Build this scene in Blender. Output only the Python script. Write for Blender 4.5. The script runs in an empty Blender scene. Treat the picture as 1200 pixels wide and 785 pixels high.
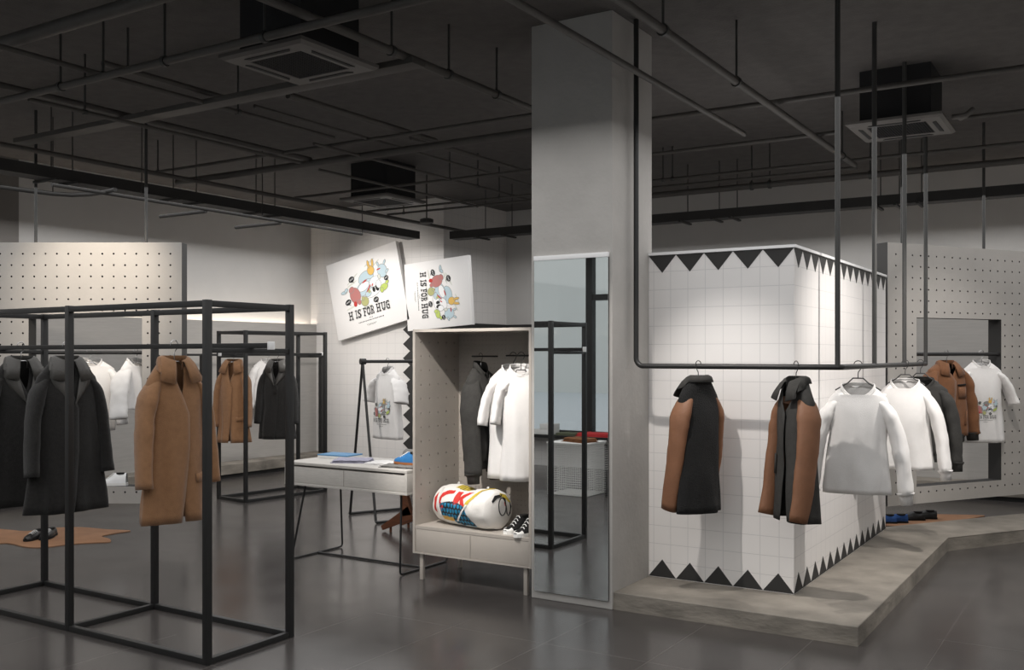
import bpy, bmesh, math, random
from mathutils import Vector, Matrix
from mathutils.bvhtree import BVHTree
from mathutils.noise import noise as pnoise
random.seed(7)
PI = math.pi
SC = bpy.context.scene
COL = SC.collection
rad = math.radians

# ------------------------------------------------------------------ camera
F, YH, EYE = 1145.0, 417.0, 1.6            # focal length and horizon row of a 1200x785 frame, eye height
YAW = math.atan2(720, F)
CR = (math.cos(YAW), math.sin(YAW)); CF = (-math.sin(YAW), math.cos(YAW))
cam = bpy.data.cameras.new('camera'); camo = bpy.data.objects.new('camera', cam); COL.objects.link(camo)
camo.location = (0, 0, EYE); camo.rotation_euler = (PI/2, 0, YAW)
cam.sensor_width = 36; cam.lens = F/1200*36; cam.shift_y = (YH-392.5)/1200; cam.clip_start = .05; cam.clip_end = 200
SC.camera = camo

def ray(px, py):
    a = (px-600)/F; b = -(py-YH)/F
    return (a*CR[0]+CF[0], a*CR[1]+CF[1], b)
def atz(px, py, z=0):
    d = ray(px, py); t = (z-EYE)/d[2]; return Vector((d[0]*t, d[1]*t, z))
def atx(px, py, x):
    d = ray(px, py); t = x/d[0]; return Vector((x, d[1]*t, EYE+d[2]*t))
def aty(px, py, y):
    d = ray(px, py); t = y/d[1]; return Vector((d[0]*t, y, EYE+d[2]*t))

# ------------------------------------------------------------------ materials
def lin(c):
    return tuple(((v/255)/12.92 if v/255 <= .04045 else ((v/255+.055)/1.055)**2.4) for v in c) + (1,)
def mat(name, rgb, rough=.6, metal=0, var=.0, vscale=6, bump=0, bscale=80, emit=None, estr=0, spec=.5, stretch=(1,1,1), sheen=0):
    m = bpy.data.materials.new(name); m.use_nodes = True
    nt = m.node_tree; b = nt.nodes['Principled BSDF']
    c = lin(rgb)
    b.inputs['Base Color'].default_value = c; b.inputs['Roughness'].default_value = rough
    b.inputs['Metallic'].default_value = metal; b.inputs['Specular IOR Level'].default_value = spec
    if sheen: b.inputs['Sheen Weight'].default_value = sheen
    if emit: b.inputs['Emission Color'].default_value = lin(emit); b.inputs['Emission Strength'].default_value = estr
    if var or bump:
        tc = nt.nodes.new('ShaderNodeTexCoord'); mp = nt.nodes.new('ShaderNodeMapping')
        mp.inputs['Scale'].default_value = stretch
        nt.links.new(tc.outputs['Object'], mp.inputs['Vector'])
    if var:
        n = nt.nodes.new('ShaderNodeTexNoise'); n.inputs['Scale'].default_value = vscale; n.inputs['Detail'].default_value = 6
        nt.links.new(mp.outputs[0], n.inputs['Vector'])
        r = nt.nodes.new('ShaderNodeValToRGB')
        r.color_ramp.elements[0].position = .3; r.color_ramp.elements[1].position = .7
        r.color_ramp.elements[0].color = tuple(v*(1-var) for v in c[:3])+(1,)
        r.color_ramp.elements[1].color = tuple(min(1, v*(1+var)) for v in c[:3])+(1,)
        nt.links.new(n.outputs['Fac'], r.inputs['Fac']); nt.links.new(r.outputs['Color'], b.inputs['Base Color'])
    if bump:
        n2 = nt.nodes.new('ShaderNodeTexNoise'); n2.inputs['Scale'].default_value = bscale; n2.inputs['Detail'].default_value = 3
        nt.links.new(mp.outputs[0], n2.inputs['Vector'])
        bp = nt.nodes.new('ShaderNodeBump'); bp.inputs['Strength'].default_value = bump; bp.inputs['Distance'].default_value = .01
        nt.links.new(n2.outputs['Fac'], bp.inputs['Height']); nt.links.new(bp.outputs[0], b.inputs['Normal'])
    return m
def tile_mat(name, rgb, grout, size, off=(0, 0), mortar=.0022, rough=.3):
    m = mat(name, rgb, rough); nt = m.node_tree; b = nt.nodes['Principled BSDF']
    tc = nt.nodes.new('ShaderNodeTexCoord'); sp = nt.nodes.new('ShaderNodeSeparateXYZ'); ad = nt.nodes.new('ShaderNodeMath')
    cb = nt.nodes.new('ShaderNodeCombineXYZ'); mp = nt.nodes.new('ShaderNodeMapping'); br = nt.nodes.new('ShaderNodeTexBrick')
    nt.links.new(tc.outputs['Object'], sp.inputs[0]); nt.links.new(sp.outputs['X'], ad.inputs[0]); nt.links.new(sp.outputs['Y'], ad.inputs[1])
    nt.links.new(ad.outputs[0], cb.inputs['X']); nt.links.new(sp.outputs['Z'], cb.inputs['Y'])
    mp.inputs['Location'].default_value = (off[0], off[1], 0); nt.links.new(cb.outputs[0], mp.inputs['Vector'])
    nt.links.new(mp.outputs[0], br.inputs['Vector'])
    br.offset = 0; br.squash = 1
    br.inputs['Scale'].default_value = 1; br.inputs['Brick Width'].default_value = size; br.inputs['Row Height'].default_value = size
    br.inputs['Mortar Size'].default_value = mortar; br.inputs['Mortar Smooth'].default_value = .1
    br.inputs['Color1'].default_value = lin(rgb); br.inputs['Color2'].default_value = lin(rgb); br.inputs['Mortar'].default_value = lin(grout)
    nt.links.new(br.outputs['Color'], b.inputs['Base Color'])
    bp = nt.nodes.new('ShaderNodeBump'); bp.inputs['Strength'].default_value = .25; bp.inputs['Distance'].default_value = .002; bp.invert = True
    nt.links.new(br.outputs['Fac'], bp.inputs['Height']); nt.links.new(bp.outputs[0], b.inputs['Normal'])
    return m
M = {}
M['ceiling'] = mat('ceiling_paint', (92, 89, 87), .9, var=.12, vscale=9, bump=.5, bscale=60)
M['wall'] = mat('white_wall_paint', (205, 203, 200), .85, var=.02, vscale=4, bump=.05)
M['greypanel'] = mat('grey_wall_panel', (172, 169, 165), .8, var=.05, vscale=5, bump=.1, bscale=20, stretch=(1, 1, 12))
M['tile'] = tile_mat('white_wall_tile', (236, 233, 231), (214, 212, 211), .122, (.02, .03))
M['bigtile'] = tile_mat('white_corner_tile', (226, 223, 220), (206, 204, 202), .15, (.03, .02))
M['plaster'] = mat('grey_plaster', (178, 175, 171), .85, var=.05, vscale=5, bump=.25, bscale=30)
M['concrete'] = mat('weathered_concrete', (132, 126, 117), .75, var=.32, vscale=3.2, bump=.5, bscale=14, stretch=(1, 1, 2.5))
M['black_metal'] = mat('black_powder_coated_metal', (42, 42, 42), .45, .2, bump=.06, bscale=300)
M['grey_metal'] = mat('dark_grey_metal', (70, 70, 69), .5, .3)
M['pipe'] = mat('painted_dark_pipe', (80, 77, 74), .6, 0, var=.1)
M['tray'] = mat('black_cable_tray', (52, 51, 50), .7)
M['acdark'] = mat('dark_unit_housing', (26, 26, 28), .7)
M['acwhite'] = mat('unit_cover_plastic', (100, 97, 94), .55)
M['chrome'] = mat('polished_wire', (190, 190, 190), .2, 1)
M['clip'] = mat('white_clip', (235, 235, 235), .4)
M['peg'] = mat('grey_perforated_board', (172, 168, 163), .7, var=.04, vscale=4, bump=.15, bscale=40)
M['pegshade'] = mat('shade_toned_board_edge', (66, 65, 64), .7)  # board grey darkened in colour to paint shade on the panels' side edges
M['revealdark'] = mat('black_reveal', (44, 43, 42), .8)
M['hole'] = mat('hole_backing', (18, 18, 18), .9)
M['cab'] = mat('greige_lacquer', (172, 165, 157), .6, var=.03, vscale=8, bump=.08, bscale=120)
M['tablewood'] = mat('pale_washed_wood', (198, 194, 188), .6, var=.07, vscale=10, bump=.1, bscale=30, stretch=(2, 14, 14))
M['blackpaint'] = mat('black_wall_paint', (48, 47, 46), .7)
M['mirror'] = mat('mirror_silver', (225, 228, 228), .01, 1)
M['led'] = mat('led_strip', (255, 244, 230), .5, emit=(255, 240, 222), estr=20)
M['white_trim'] = mat('white_trim', (245, 245, 245), .35)
M['camel'] = mat('camel_wool', (148, 110, 79), .95, var=.08, vscale=30, bump=.35, bscale=240, spec=.2, sheen=.25)
M['darkwool'] = mat('charcoal_wool', (38, 37, 36), .9, var=.25, vscale=60, bump=.5, bscale=260, spec=.3, sheen=.15)
M['satin'] = mat('grey_satin_facing', (72, 70, 67), .45, bump=.15, bscale=90)
M['greywool'] = mat('slate_cotton', (58, 57, 55), .85, var=.12, vscale=30, bump=.3, bscale=180, spec=.3)
M['fur'] = mat('black_bristly_wool', (22, 22, 22), .95, var=.4, vscale=90, bump=1, bscale=160)
M['white_cloth'] = mat('white_cotton', (232, 230, 228), .9, var=.015, vscale=30, bump=.2, bscale=260, spec=.2)
M['tan'] = mat('tan_leather', (124, 85, 60), .6, var=.08, vscale=12, bump=.2, bscale=60)
M['brownjacket'] = mat('brown_suede', (122, 80, 50), .85, var=.1, vscale=20, bump=.3, bscale=160, sheen=.15)
M['hide'] = mat('tan_hide', (150, 110, 80), .7, var=.15, vscale=5, bump=.15, bscale=40)
M['black_leather'] = mat('black_leather', (30, 30, 30), .3, var=.05, bump=.1)
M['lining'] = mat('dark_lining', (20, 19, 18), .9)
M['rubber'] = mat('white_rubber', (236, 235, 232), .5)
M['lace'] = mat('white_lace', (240, 240, 238), .8)
M['blue_suede'] = mat('blue_suede', (40, 112, 170), .8, var=.08, vscale=25, bump=.2)
M['navy_suede'] = mat('royal_blue_suede', (30, 72, 132), .8, var=.1, vscale=25, bump=.2)
M['gum'] = mat('gum_sole', (160, 100, 58), .6)
M['lavender'] = mat('lavender_cloth', (168, 166, 184), .9, var=.03, bump=.3, bscale=60)
M['greycloth'] = mat('grey_cloth', (120, 118, 115), .9, var=.06, bump=.3, bscale=60)
M['boxblue'] = mat('blue_card', (86, 142, 186), .5)
M['walnut'] = mat('walnut_wood', (110, 66, 42), .45, var=.2, vscale=8, stretch=(1, 1, 6))
M['red'] = mat('red_print', (205, 48, 40), .7)
M['yellow'] = mat('yellow_webbing', (206, 182, 62), .7, bump=.2)
M['teal'] = mat('teal_scale_print', (30, 128, 168), .7)
M['canvas'] = mat('white_canvas', (232, 229, 224), .8, bump=.25, bscale=140)
M['board'] = mat('white_board', (240, 238, 236), .7)
M['ink'] = mat('black_ink', (36, 36, 36), .8)
M['pink'] = mat('pink_ink', (186, 122, 118), .8); M['sky_ink'] = mat('pale_blue_ink', (188, 208, 216), .8)
M['sun_ink'] = mat('yellow_ink', (226, 184, 98), .8); M['olive'] = mat('olive_ink', (178, 178, 122), .8)
M['lime'] = mat('lime_ink', (186, 204, 104), .8); M['grey_ink'] = mat('grey_ink', (140, 140, 138), .8)
M['paleink'] = mat('pale_grey_ink', (214, 216, 206), .8); M['brick'] = mat('red_ink', (190, 60, 56), .8); M['whiteink'] = mat('white_ink', (240, 240, 240), .8)
M['facade'] = mat('grey_render_facade', (228, 231, 229), .9)
M['pavement'] = mat('pale_paving', (214, 222, 228), .9, var=.03)
M['coral'] = mat('coral_cloth', (206, 62, 64), .9, var=.06, bump=.3, bscale=60)
M['brown_cloth'] = mat('brown_corduroy', (120, 76, 44), .9, var=.12, bump=.4, bscale=60)
M['green_cloth'] = mat('olive_cloth', (96, 100, 80), .9, var=.1, bump=.3)

def floor_mat():
    m = mat('polished_dark_concrete', (92, 88, 85), .22)
    nt = m.node_tree; b = nt.nodes['Principled BSDF']
    tc = nt.nodes.new('ShaderNodeTexCoord')
    n = nt.nodes.new('ShaderNodeTexNoise'); n.inputs['Scale'].default_value = .9; n.inputs['Detail'].default_value = 7; n.inputs['Roughness'].default_value = .6
    n.inputs['Distortion'].default_value = 1.2
    r = nt.nodes.new('ShaderNodeValToRGB'); r.color_ramp.elements[0].position = .32; r.color_ramp.elements[1].position = .7
    r.color_ramp.elements[0].color = lin((64, 61, 60)); r.color_ramp.elements[1].color = lin((78, 74, 72))
    nt.links.new(tc.outputs['Object'], n.inputs['Vector']); nt.links.new(n.outputs['Fac'], r.inputs['Fac'])
    br = nt.nodes.new('ShaderNodeTexBrick'); br.offset = 0; br.inputs['Scale'].default_value = 1
    br.inputs['Brick Width'].default_value = .625; br.inputs['Row Height'].default_value = 1.25; br.inputs['Mortar Size'].default_value = .0022
    mp = nt.nodes.new('ShaderNodeMapping'); mp.inputs['Location'].default_value = (.245, .3, 0)
    nt.links.new(tc.outputs['Object'], mp.inputs['Vector']); nt.links.new(mp.outputs[0], br.inputs['Vector'])
    br.inputs['Color1'].default_value = (0, 0, 0, 1); br.inputs['Color2'].default_value = (0, 0, 0, 1); br.inputs['Mortar'].default_value = (1, 1, 1, 1)
    mx = nt.nodes.new('ShaderNodeMix'); mx.data_type = 'RGBA'
    nt.links.new(br.outputs['Color'], mx.inputs[0]); nt.links.new(r.outputs['Color'], mx.inputs[6]); mx.inputs[7].default_value = lin((94, 90, 88))
    nt.links.new(mx.outputs[2], b.inputs['Base Color'])
    n3 = nt.nodes.new('ShaderNodeTexNoise'); n3.inputs['Scale'].default_value = 2.2; n3.inputs['Detail'].default_value = 5
    mr = nt.nodes.new('ShaderNodeMapRange'); mr.inputs[3].default_value = .13; mr.inputs[4].default_value = .30
    nt.links.new(tc.outputs['Object'], n3.inputs['Vector']); nt.links.new(n3.outputs['Fac'], mr.inputs[0]); nt.links.new(mr.outputs[0], b.inputs['Roughness'])
    return m
M['floor'] = floor_mat()
def glass_mat():
    m = bpy.data.materials.new('window_glass'); m.use_nodes = True; nt = m.node_tree; nt.nodes.clear()
    o = nt.nodes.new('ShaderNodeOutputMaterial'); mx = nt.nodes.new('ShaderNodeMixShader'); t = nt.nodes.new('ShaderNodeBsdfTransparent')
    g = nt.nodes.new('ShaderNodeBsdfGlossy'); g.inputs['Roughness'].default_value = .02; t.inputs['Color'].default_value = (.955, .955, .955, 1)
    fr = nt.nodes.new('ShaderNodeFresnel'); fr.inputs['IOR'].default_value = 1.45
    nt.links.new(fr.outputs[0], mx.inputs[0]); nt.links.new(t.outputs[0], mx.inputs[1]); nt.links.new(g.outputs[0], mx.inputs[2]); nt.links.new(mx.outputs[0], o.inputs[0])
    return m
M['glass'] = glass_mat()

# ------------------------------------------------------------------ object helpers
def obj(name, bm, m, parent=None, smooth=True, ang=40):
    me = bpy.data.meshes.new(name)
    bmesh.ops.recalc_face_normals(bm, faces=bm.faces) if getattr(bm, 'fixn', True) else None
    bm.to_mesh(me); bm.free()
    for x in (m if isinstance(m, (list, tuple)) else [m]): me.materials.append(x)
    if smooth:
        me.polygons.foreach_set('use_smooth', [True]*len(me.polygons)); me.set_sharp_from_angle(angle=rad(ang))
    o = bpy.data.objects.new(name, me); COL.objects.link(o)
    if parent: o.parent = parent
    return o
def tag(o, label, cat, group=None, kind=None):
    o['label'] = label; o['category'] = cat
    if group: o['group'] = group
    if kind: o['kind'] = kind
    return o
def thing(name, label, cat, loc=(0, 0, 0), rotz=0, group=None):
    o = bpy.data.objects.new(name, None); COL.objects.link(o); o.empty_display_size = .1
    o.location = loc; o.rotation_euler = (0, 0, rotz)
    return tag(o, label, cat, group)
def struct(name, bm, m, parent=None, smooth=False):
    o = obj(name, bm, m, parent, smooth=smooth)
    if not parent: o['kind'] = 'structure'
    return o
def add_box(bm, a, b, bev=0, mi=0, mtx=None):
    x0, y0, z0 = a; x1, y1, z1 = b
    c = Vector(((x0+x1)/2, (y0+y1)/2, (z0+z1)/2))
    t = bmesh.new()
    bmesh.ops.create_cube(t, size=1)
    for v in t.verts: v.co = Vector((v.co.x*abs(x1-x0), v.co.y*abs(y1-y0), v.co.z*abs(z1-z0)))+c
    if bev: bmesh.ops.bevel(t, geom=t.edges[:], offset=bev, segments=2, affect='EDGES', profile=.6)
    if mtx: bmesh.ops.transform(t, matrix=mtx, verts=t.verts)
    merge(bm, t, mi)
def merge(bm, t, mi=0):
    mp = [bm.verts.new(v.co) for v in t.verts]
    t.verts.index_update()
    for f in t.faces:
        try:
            nf = bm.faces.new([mp[v.index] for v in f.verts]); nf.material_index = mi if mi else f.material_index
        except ValueError: pass
    t.free()
def box(a, b, bev=0, mtx=None):
    bm = bmesh.new(); add_box(bm, a, b, bev, 0, mtx); return bm
def add_tube(bm, pts, r, n=10, mi=0, cap=True, rads=None):
    pts = [Vector(p) for p in pts]
    rings = []; up = None
    for i, p in enumerate(pts):
        t = (pts[min(i+1, len(pts)-1)]-pts[max(i-1, 0)]).normalized()
        if up is None:
            up = Vector((0, 0, 1)) if abs(t.z) < .9 else Vector((1, 0, 0))
        s = t.cross(up).normalized(); up = s.cross(t).normalized()
        rr = rads[i] if rads else r
        rings.append([bm.verts.new(p+(s*math.cos(2*PI*k/n)+up*math.sin(2*PI*k/n))*rr) for k in range(n)])
    for a, b in zip(rings, rings[1:]):
        for k in range(n):
            f = bm.faces.new((a[k], a[(k+1) % n], b[(k+1) % n], b[k])); f.material_index = mi
    if cap:
        f = bm.faces.new(rings[0]); f.material_index = mi; f = bm.faces.new(rings[-1][::-1]); f.material_index = mi
def tube(pts, r, n=10, rads=None):
    bm = bmesh.new(); add_tube(bm, pts, r, n, rads=rads); return bm
def arc(c, r, a0, a1, u, v, n=8):
    c, u, v = Vector(c), Vector(u), Vector(v)
    return [c+u*(r*math.cos(a0+(a1-a0)*i/n))+v*(r*math.sin(a0+(a1-a0)*i/n)) for i in range(n+1)]
def add_prism(bm, poly, z0, z1, mi=0, mtx=None):
    lo = [Vector((p[0], p[1], z0)) for p in poly]; hi = [Vector((p[0], p[1], z1)) for p in poly]
    if mtx: lo = [mtx @ p for p in lo]; hi = [mtx @ p for p in hi]
    a = [bm.verts.new(p) for p in lo]; b = [bm.verts.new(p) for p in hi]; n = len(poly)
    for i in range(n):
        f = bm.faces.new((a[i], a[(i+1) % n], b[(i+1) % n], b[i])); f.material_index = mi
    f = bm.faces.new(a[::-1]); f.material_index = mi; f = bm.faces.new(b); f.material_index = mi
def prism(poly, z0, z1, mtx=None):
    bm = bmesh.new(); add_prism(bm, poly, z0, z1, 0, mtx); return bm
def loft(bm, rings, closed=True, mi=0, cap0=False, cap1=False):
    R = [[bm.verts.new(p) for p in r] for r in rings]; n = len(R[0])
    for a, b in zip(R, R[1:]):
        for k in range(n if closed else n-1):
            f = bm.faces.new((a[k], a[(k+1) % n], b[(k+1) % n], b[k])); f.material_index = mi
    if cap0: f = bm.faces.new(R[0][::-1]); f.material_index = mi
    if cap1: f = bm.faces.new(R[-1]); f.material_index = mi
    return R
def solid(o, th, off=-1):
    md = o.modifiers.new('thickness', 'SOLIDIFY'); md.thickness = th; md.offset = off
    return o
def subd(o, n=1):
    md = o.modifiers.new('smooth', 'SUBSURF'); md.levels = n; md.render_levels = n
    return o
XZ = lambda x, y, z: Matrix(((1, 0, 0, x), (0, 0, -1, y), (0, 1, 0, z), (0, 0, 0, 1)))   # polygon (u,v) -> (x, z), extruded towards -y
YZ = lambda x, y, z: Matrix(((0, 0, 1, x), (1, 0, 0, y), (0, 1, 0, z), (0, 0, 0, 1)))    # polygon (u,v) -> (y, z), extruded towards +x

# ------------------------------------------------------------------ the room
XL, XR, YF, YB, ZC = -10.4, 1.9, -1.3, 12.45, 3.78      # left, right, window side, back, ceiling
YT, XT = 10.85, -7.93                                   # tiled corner block: front face and right face
struct('floor', box((XL-.2, YF-.2, -.1), (XR+.2, YB+.2, 0)), M['floor'])
struct('ceiling', box((XL-.2, YF-.2, ZC), (XR+.2, YB+.2, ZC+.12)), M['ceiling'])
struct('wall_left', box((XL-.15, YF-.2, 0), (XL, YB+.2, ZC)), M['wall'])
struct('wall_back', box((XL, YB, 0), (XR+.15, YB+.15, ZC)), M['wall'])
struct('wall_right', box((XR, YF-.2, 0), (XR+.15, YB, ZC)), M['wall'])
struct('wall_corner', box((XL, YT, 0), (XT, YB, ZC)), M['bigtile'])
# black dado with a sawtooth edge on the corner wall, running on round the recess
poly = []
for k in range(11):
    z0 = 2.068-.2*k
    poly += [(-8.505, z0), (-8.63, z0-.1)]
poly = [(XT+.012, 2.068)]+[p for p in poly if p[1] > .02]+[(-8.505, 0), (XT+.012, 0)]
bm = bmesh.new()
add_prism(bm, poly, .001, .012, 0, XZ(0, YT, 0))
add_box(bm, (XT+.001, YT, 0), (XT+.012, YB-.012, 2.068)); add_box(bm, (XT+.001, YB-.012, 0), (-2.9, YB-.001, 2.068))
struct('trim_black_dado', bm, M['blackpaint'])
# grey lower wall panels with a lit cove on top
def wall_panel(name, a, b, lip):
    bm = box(a, b); add_box(bm, *lip)
    return struct(name, bm, M['greypanel'])
struct('wall_pier', box((XL, 4.6, 0), (XL+.02, 6.25, ZC)), mat('grey_pier_paint', (128, 124, 120), .85))
wall_panel('wall_panel_left', (XL+.001, YF, 0), (-10.302, YT-.001, 1.97), ((-10.302, YF, 0), (-10.29, YT-.001, 2.072)))
wall_panel('wall_panel_back', (-2.85, 12.352, 0), (XR-.001, YB-.001, 1.97), ((-2.85, 12.34, 0), (XR-.001, 12.352, 2.072)))
def led(name, label, a, b):
    return tag(obj(name, box(a, b), M['led'], smooth=False), label, 'light')
led('cove_light', 'warm light strip hidden in the cove above the grey panel of the left wall', (XL+.06, 1.2, 1.972), (XL+.085, YT-.08, 1.98))
led('cove_light', 'warm light strip hidden in the cove above the grey panel behind the right perforated wall', (-2.7, YB-.085, 1.972), (XR-.2, YB-.06, 1.98))
# low concrete benches along the walls, on a recessed black toe
def bench(name, a, b, ta, tb):
    o = struct(name, box(a, b, .004), M['concrete']); struct(name+'_toe', box(ta, tb), M['hole'])
bench('trim_bench_left', (-10.289, YF+.4, .05), (-9.93, YT-.001, .175), (-10.289, YF+.4, 0), (-9.95, YT-.001, .05))
bench('trim_bench_back', (-2.85, 11.98, .05), (XR-.001, 12.339, .175), (-2.85, 12.0, 0), (XR-.001, 12.339, .05))
# window side, seen in the mirror: tiled sill wall, black ledge, black frames and glass
struct('wall_front', box((XL, YF-.15, 0), (XR, YF, .43)), M['tile'])
struct('wall_front_head', box((XL, YF-.15, 3.45), (XR, YF, ZC)), M['wall'])
tag(obj('window_ledge', box((XL+.05, YF-.14, .43), (XR-.05, YF+.3, .475), .004), M['black_metal'], smooth=False), 'long black display ledge under the windows, seen in the mirror', 'ledge')
xs = [XL, -8.49, -6.49, -4.49, -2.49, -.49, XR]
for i in range(6):
    x0, x1 = xs[i], xs[i+1]
    w = struct('window_%d' % (i+1), box((x0+.05, YF-.09, .475), (x1-.05, YF-.08, 3.45)), M['glass'])
    bm = bmesh.new()
    add_box(bm, (x1-.05 if i < 5 else x1-.06, YF-.14, .475), (x1+.05 if i < 5 else x1, YF-.02, 3.45))
    add_box(bm, (x0+.05, YF-.13, 3.37), (x1-.05, YF-.03, 3.45)); add_box(bm, (x0+.05, YF-.13, .475), (x1-.05, YF-.03, .52))
    if i in (1, 3, 5) or i == 2: 
        if i != 1: add_box(bm, (x0+.05, YF-.13, 2.39), (x1-.05, YF-.03, 2.475))
    struct('window_frame', bm, M['black_metal'], w)
struct('pavement', box((-30, -40, -.12), (20, YF-.25, -.02)), M['pavement'])
struct('facade', box((-40, -27.2, -.02), (20, -26.8, 9)), M['facade'])

# ------------------------------------------------------------------ column with mirror
struct('column', box((-3.335, 5.545, 0), (-2.741, 6.153, ZC), .006), M['plaster'])
t = thing('wall_mirror', 'tall frameless mirror fixed to the front of the grey plaster column', 'mirror', (-3.033, 5.5449, .055))
obj('mirror_glass', box((-.271, -.016, 0), (.271, -.013, 2.17)), M['mirror'], t, smooth=False)
obj('backing', box((-.271, -.0129, 0), (.271, 0, 2.17)), M['pegshade'], t, smooth=False)
obj('top_trim', box((-.273, -.022, 2.17), (.273, 0, 2.2), .002), M['white_trim'], t)['label'] = 'bright white trim along the top of the mirror'

# ------------------------------------------------------------------ tiled block with triangle borders
BX0, BX1, BY0, BY1, BZ0, BZ1 = -2.74, -1.757, 6.1, 8.84, .11, 2.292
bm = bmesh.new()
add_box(bm, (BX0, BY0, BZ0), (BX1, BY1, BZ1))
def tri_row_front(z, sgn):
    n = 5; w = (BX1-BX0)/n
    for k in range(n):
        x = BX0+k*w
        poly = [(x, z), (x+w, z), (x+w/2, z+sgn*.118)]
        add_prism(bm, poly if sgn > 0 else poly[::-1], .0005, .002, 1, XZ(0, BY0, 0))
def tri_row_side(z, sgn):
    n = 14; w = (BY1-BY0)/n
    for k in range(n):
        y = BY0+k*w
        poly = [(y, z), (y+w, z), (y+w/2, z+sgn*.118)]
        add_prism(bm, poly if sgn > 0 else poly[::-1], .0005, .002, 1, YZ(BX1, 0, 0))
for z, s in ((BZ1-.016, -1), (BZ0+.004, 1)):
    tri_row_front(z, s); tri_row_side(z, s)
b = tag(obj('tiled_partition', bm, [M['tile'], M['blackpaint']], smooth=False), 'white tiled block with black triangle borders standing on the concrete platform', 'partition')
bm = bmesh.new()
add_box(bm, (BX0, BY0-.012, BZ1-.014), (BX1+.012, BY0+.02, BZ1+.004)); add_box(bm, (BX1-.02, BY0+.02, BZ1-.014), (BX1+.012, BY1, BZ1+.004))
obj('top_edge', bm, M['white_trim'], b, smooth=False)

# ------------------------------------------------------------------ concrete platform
d = Vector((.545, .838))
f0 = Vector((-1.24, 8.68)); f1 = f0+d*2.9; g0 = Vector((-1.772, 8.95)); g1 = g0+d*3.1
poly = [(-2.742, 5.562), (-1.25, 5.562), tuple(f0), tuple(f1), tuple(g1), tuple(g0), (-2.742, 8.95)]
bm = prism(poly, 0, .11); bmesh.ops.bevel(bm, geom=[e for e in bm.edges if all(v.co.z > .1 for v in e.verts)], offset=.004, segments=1, affect='EDGES')
struct('trim_platform', bm, M['concrete'])
# ------------------------------------------------------------------ ceiling services
ROD = .006
def pipe(axis, p, q, z, r, label, rods=(), ext0=0, ext1=0, bands=True, flat=None, rodr=.008, group=None, name='ceiling_pipe', m='pipe'):
    """straight pipe along room axis 'x' or 'y', from pixel p to pixel q at height z; rods = pixel columns of its hangers"""
    a = atz(p[0], p[1], z); c = atz(q[0], q[1], z)
    if axis == 'y':
        k = a.x if abs(a.y) < abs(c.y) else c.x
        k = (a.x+c.x)/2
        A = Vector((k, min(a.y, c.y)-ext0, z)); B = Vector((k, max(a.y, c.y)+ext1, z))
        rp = [Vector((k, k*ray(x, 0)[1]/ray(x, 0)[0], z)) for x in rods]
    else:
        k = (a.y+c.y)/2
        A = Vector((min(a.x, c.x)-ext0, k, z)); B = Vector((max(a.x, c.x)+ext1, k, z))
        rp = [Vector((k*ray(x, 0)[0]/ray(x, 0)[1], k, z)) for x in rods]
    t = thing(name, label, 'pipe' if name == 'ceiling_pipe' else 'duct', A, 0, group)
    if flat:
        L = B-A
        bm = bmesh.new()
        if axis == 'y': add_box(bm, (-flat/2, 0, -.02), (flat/2, L.length, .02), .004)
        else: add_box(bm, (0, -flat/2, -.02), (L.length, flat/2, .02), .004)
    else:
        bm = tube([(0, 0, 0), B-A], r, 12)
    obj('pipe' if not flat else 'duct_body', bm, M[m], t)
    for c in rp:
        bm = bmesh.new(); o = c-A
        add_tube(bm, [o+Vector((0, 0, r*.9 if not flat else .02)), Vector((o.x, o.y, ZC-z))], rodr, 8)
        obj('drop_rod', bm, M['grey_metal'], t)
        if not flat:
            u = Vector((0, .028, 0)) if axis == 'y' else Vector((.028, 0, 0))
            obj('clamp', tube([o-u*.5, o+u*.5], r*1.35, 12), M['grey_metal'], t)
    return t
# running away to the right (along the room)
pipe('y', (0.8, 54.2), (390, 162), 3.42, .018, 'thin dark pipe crossing the upper left ceiling and ending right of the large air conditioner', (121, 279), .6)
pipe('y', (1.7, 100), (364, 187), 3.46, .024, 'thicker dark pipe at the upper left with a close thin parallel neighbour', (), .8)
pipe('y', (30, 117), (355, 190), 3.36, .015, 'thin dark pipe running close below the thicker pipe at the left', (99.6,), 0)
pipe('y', (123.5, 73), (267, 117), 3.5, .02, 'short dark branch pipe beside the left large air conditioner, starting at a tee', (150,), 0)
pipe('y', (0, 170), (542, 270), 3.3, .022, 'long dark pipe running above the left cable tray to the far corner', (), .8, .3)
pipe('y', (313.3, 0), (618, 125), 3.45, .026, 'stout dark pipe passing over the large left air conditioner towards the column', (459, 526, 582), 1.2, 1.0)
pipe('y', (600, 0), (873, 157), 3.3, .02, 'dark pipe crossing in front of the column and ending in mid air to its right', (), 1.0)
p8 = pipe('y', (723.5, 0), (1003, 193), 3.38, .026, 'stout dark pipe right of the column with an elbow at its far end', (777, 863, 987), 1.2)
pipe('y', (335, 112), (513, 165), 3.5, .026, 'dark pipe behind the large left air conditioner running to the double crossing pipes', (), 0)
pipe('y', (300, 124), (427, 162), 3.47, .014, 'thin dark pipe below the large left air conditioner, second from its lower edge', (), 0)
pipe('y', (443.5, 189.5), (618, 232.5), 3.42, .014, 'thin dark pipe passing in front of the small far air conditioner', (527, 560), .9, .6)
pipe('y', (377, 198.5), (557, 242), 3.36, .014, 'thin dark pipe crossing right over the housing of the small far air conditioner', (), 0)
pipe('y', (530, 175), (618, 202.5), 3.5, .024, 'stout dark pipe just left of the column behind the double crossing pipes', (), .6, .8)
pipe('y', (500, 180), (618, 217), 3.5, .012, 'thin dark pipe left of the column between two stouter pipes', (), .8, .8)
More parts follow.
